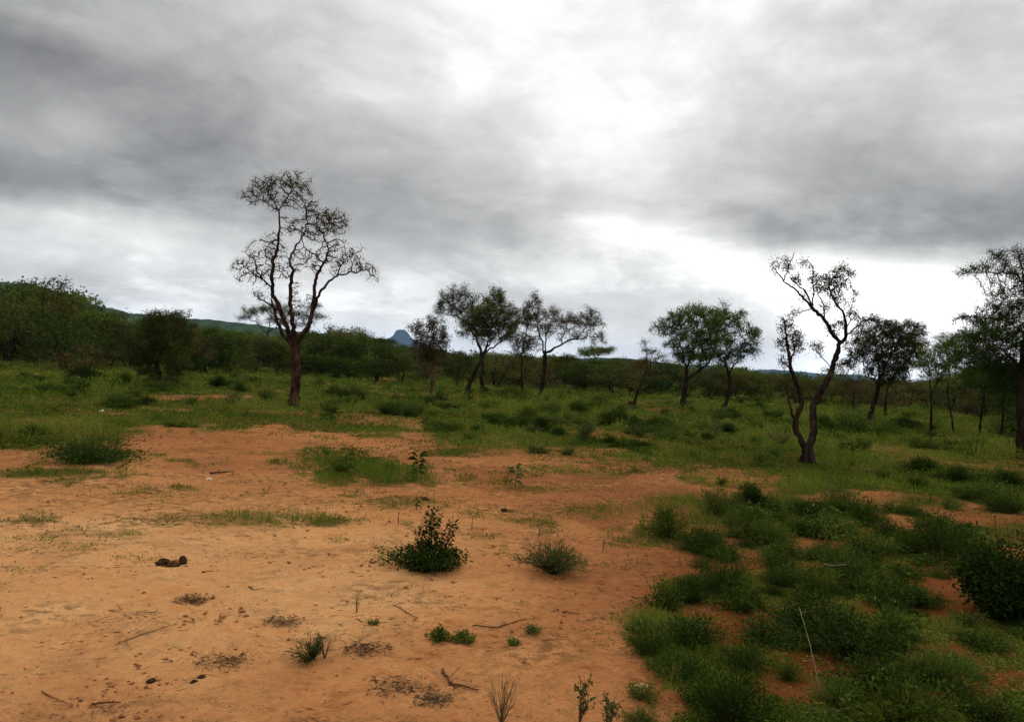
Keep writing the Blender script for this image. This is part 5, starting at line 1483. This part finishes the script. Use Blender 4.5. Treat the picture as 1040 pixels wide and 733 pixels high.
def clods():
    rs = np.random.RandomState(17)
    n = 48000
    px = rs.uniform(-120, 1150, n)
    py = 436 + 400 * rs.rand(n) ** 1.25
    P = ground_at(px, py)
    v = veg_cover(P[:, 0], P[:, 1])
    cl = fbm(P[:, 0] / .8, P[:, 1] / .8, 4, 88)
    back = 1 - sstep(500, 540, py)
    keep = (v < .6) & (rs.rand(n) < np.clip((cl - .46) * 3.2 + .55 * back, .04, 1))
    P, py = P[keep], py[keep]
    n = len(P)
    base = np.array([[1, 0, 0], [-.5, .87, 0], [-.5, -.87, 0], [0, 0, .8], [.5, .87, .25], [-1, 0, .3], [.5, -.87, .25]])
    tri = np.array([[0, 4, 3], [4, 1, 3], [1, 5, 3], [5, 2, 3], [2, 6, 3], [6, 0, 3]])
    size = (0.0022 + 0.0125 * rs.rand(n) ** 6) * (0.6 + P[:, 1] / 11)
    V = base[None] * (1 + rs.normal(size=(n, 7, 3)) * .25) * size[:, None, None] * np.array([1.3, 1.0, .8])
    a = rs.uniform(0, 6.28, n)
    c, s_ = np.cos(a)[:, None], np.sin(a)[:, None]
    X, Y = V[..., 0] * c - V[..., 1] * s_, V[..., 0] * s_ + V[..., 1] * c
    V = np.stack([X, Y, V[..., 2]], -1) + P[:, None]
    F = (np.arange(n)[:, None, None] * 7 + tri[None]).reshape(-1, 3)
    tag(link('gravel', make_mesh('gravel', V.reshape(-1, 3), [F], MT['clod'])), 'dark crumbs of soil scattered over the red sand', 'soil crumbs', None, 'stuff')
    m = 14000
    px = rs.uniform(-80, 800, m)
    py = 440 + 330 * rs.rand(m)
    P = ground_at(px, py)
    v = veg_cover(P[:, 0], P[:, 1])
    cl = fbm(P[:, 0] / .7, P[:, 1] / .7, 4, 98)
    k = (v < .6) & (rs.rand(m) < np.clip((cl - .45) * 4, .10, 1))
    P = P[k]
    m = len(P)
    V, F = leaf_quads(P + [0, 0, .004], rs.normal(size=(m, 3)) * [1, 1, .12], rs.uniform(.015, .075, m) * (0.7 + P[:, 1] / 14), rs.uniform(.002, .0065, m) * (0.7 + P[:, 1] / 14), rs, 0)
    tag(link('debris', make_mesh('debris', V, [F], MT['dry'], {'tint': np.repeat(np.clip(rs.normal(.1, .25, m), 0, 1), 4)})), 'fine dry plant litter strewn over the red sand', 'litter', None, 'stuff')
clods()

# ------------------------------------------------------------------ air: distant land fades to blue
def haze():
    m, nt = new_mat('blue_air')
    pv = N(nt, 'ShaderNodeVolumePrincipled')
    pv.inputs['Color'].default_value = (0.30, 0.56, 1.0, 1)
    pv.inputs['Density'].default_value = 0.00007
    pv.inputs['Anisotropy'].default_value = 0.0
    o = N(nt, 'ShaderNodeOutputMaterial')
    nt.links.new(pv.outputs[0], o.inputs['Volume'])
    x, y0, y1, z0, z1 = 6400, -6400, 6400, -40, 165
    V = np.array([[-x, y0, z0], [x, y0, z0], [x, y1, z0], [-x, y1, z0], [-x, y0, z1], [x, y0, z1], [x, y1, z1], [-x, y1, z1]])
    F = np.array([[0, 3, 2, 1], [4, 5, 6, 7], [0, 1, 5, 4], [1, 2, 6, 5], [2, 3, 7, 6], [3, 0, 4, 7]])
    tag(link('haze', make_mesh('haze', V, [F], m)), 'thin blue haze over the distant land', 'haze', None, 'stuff')
haze()
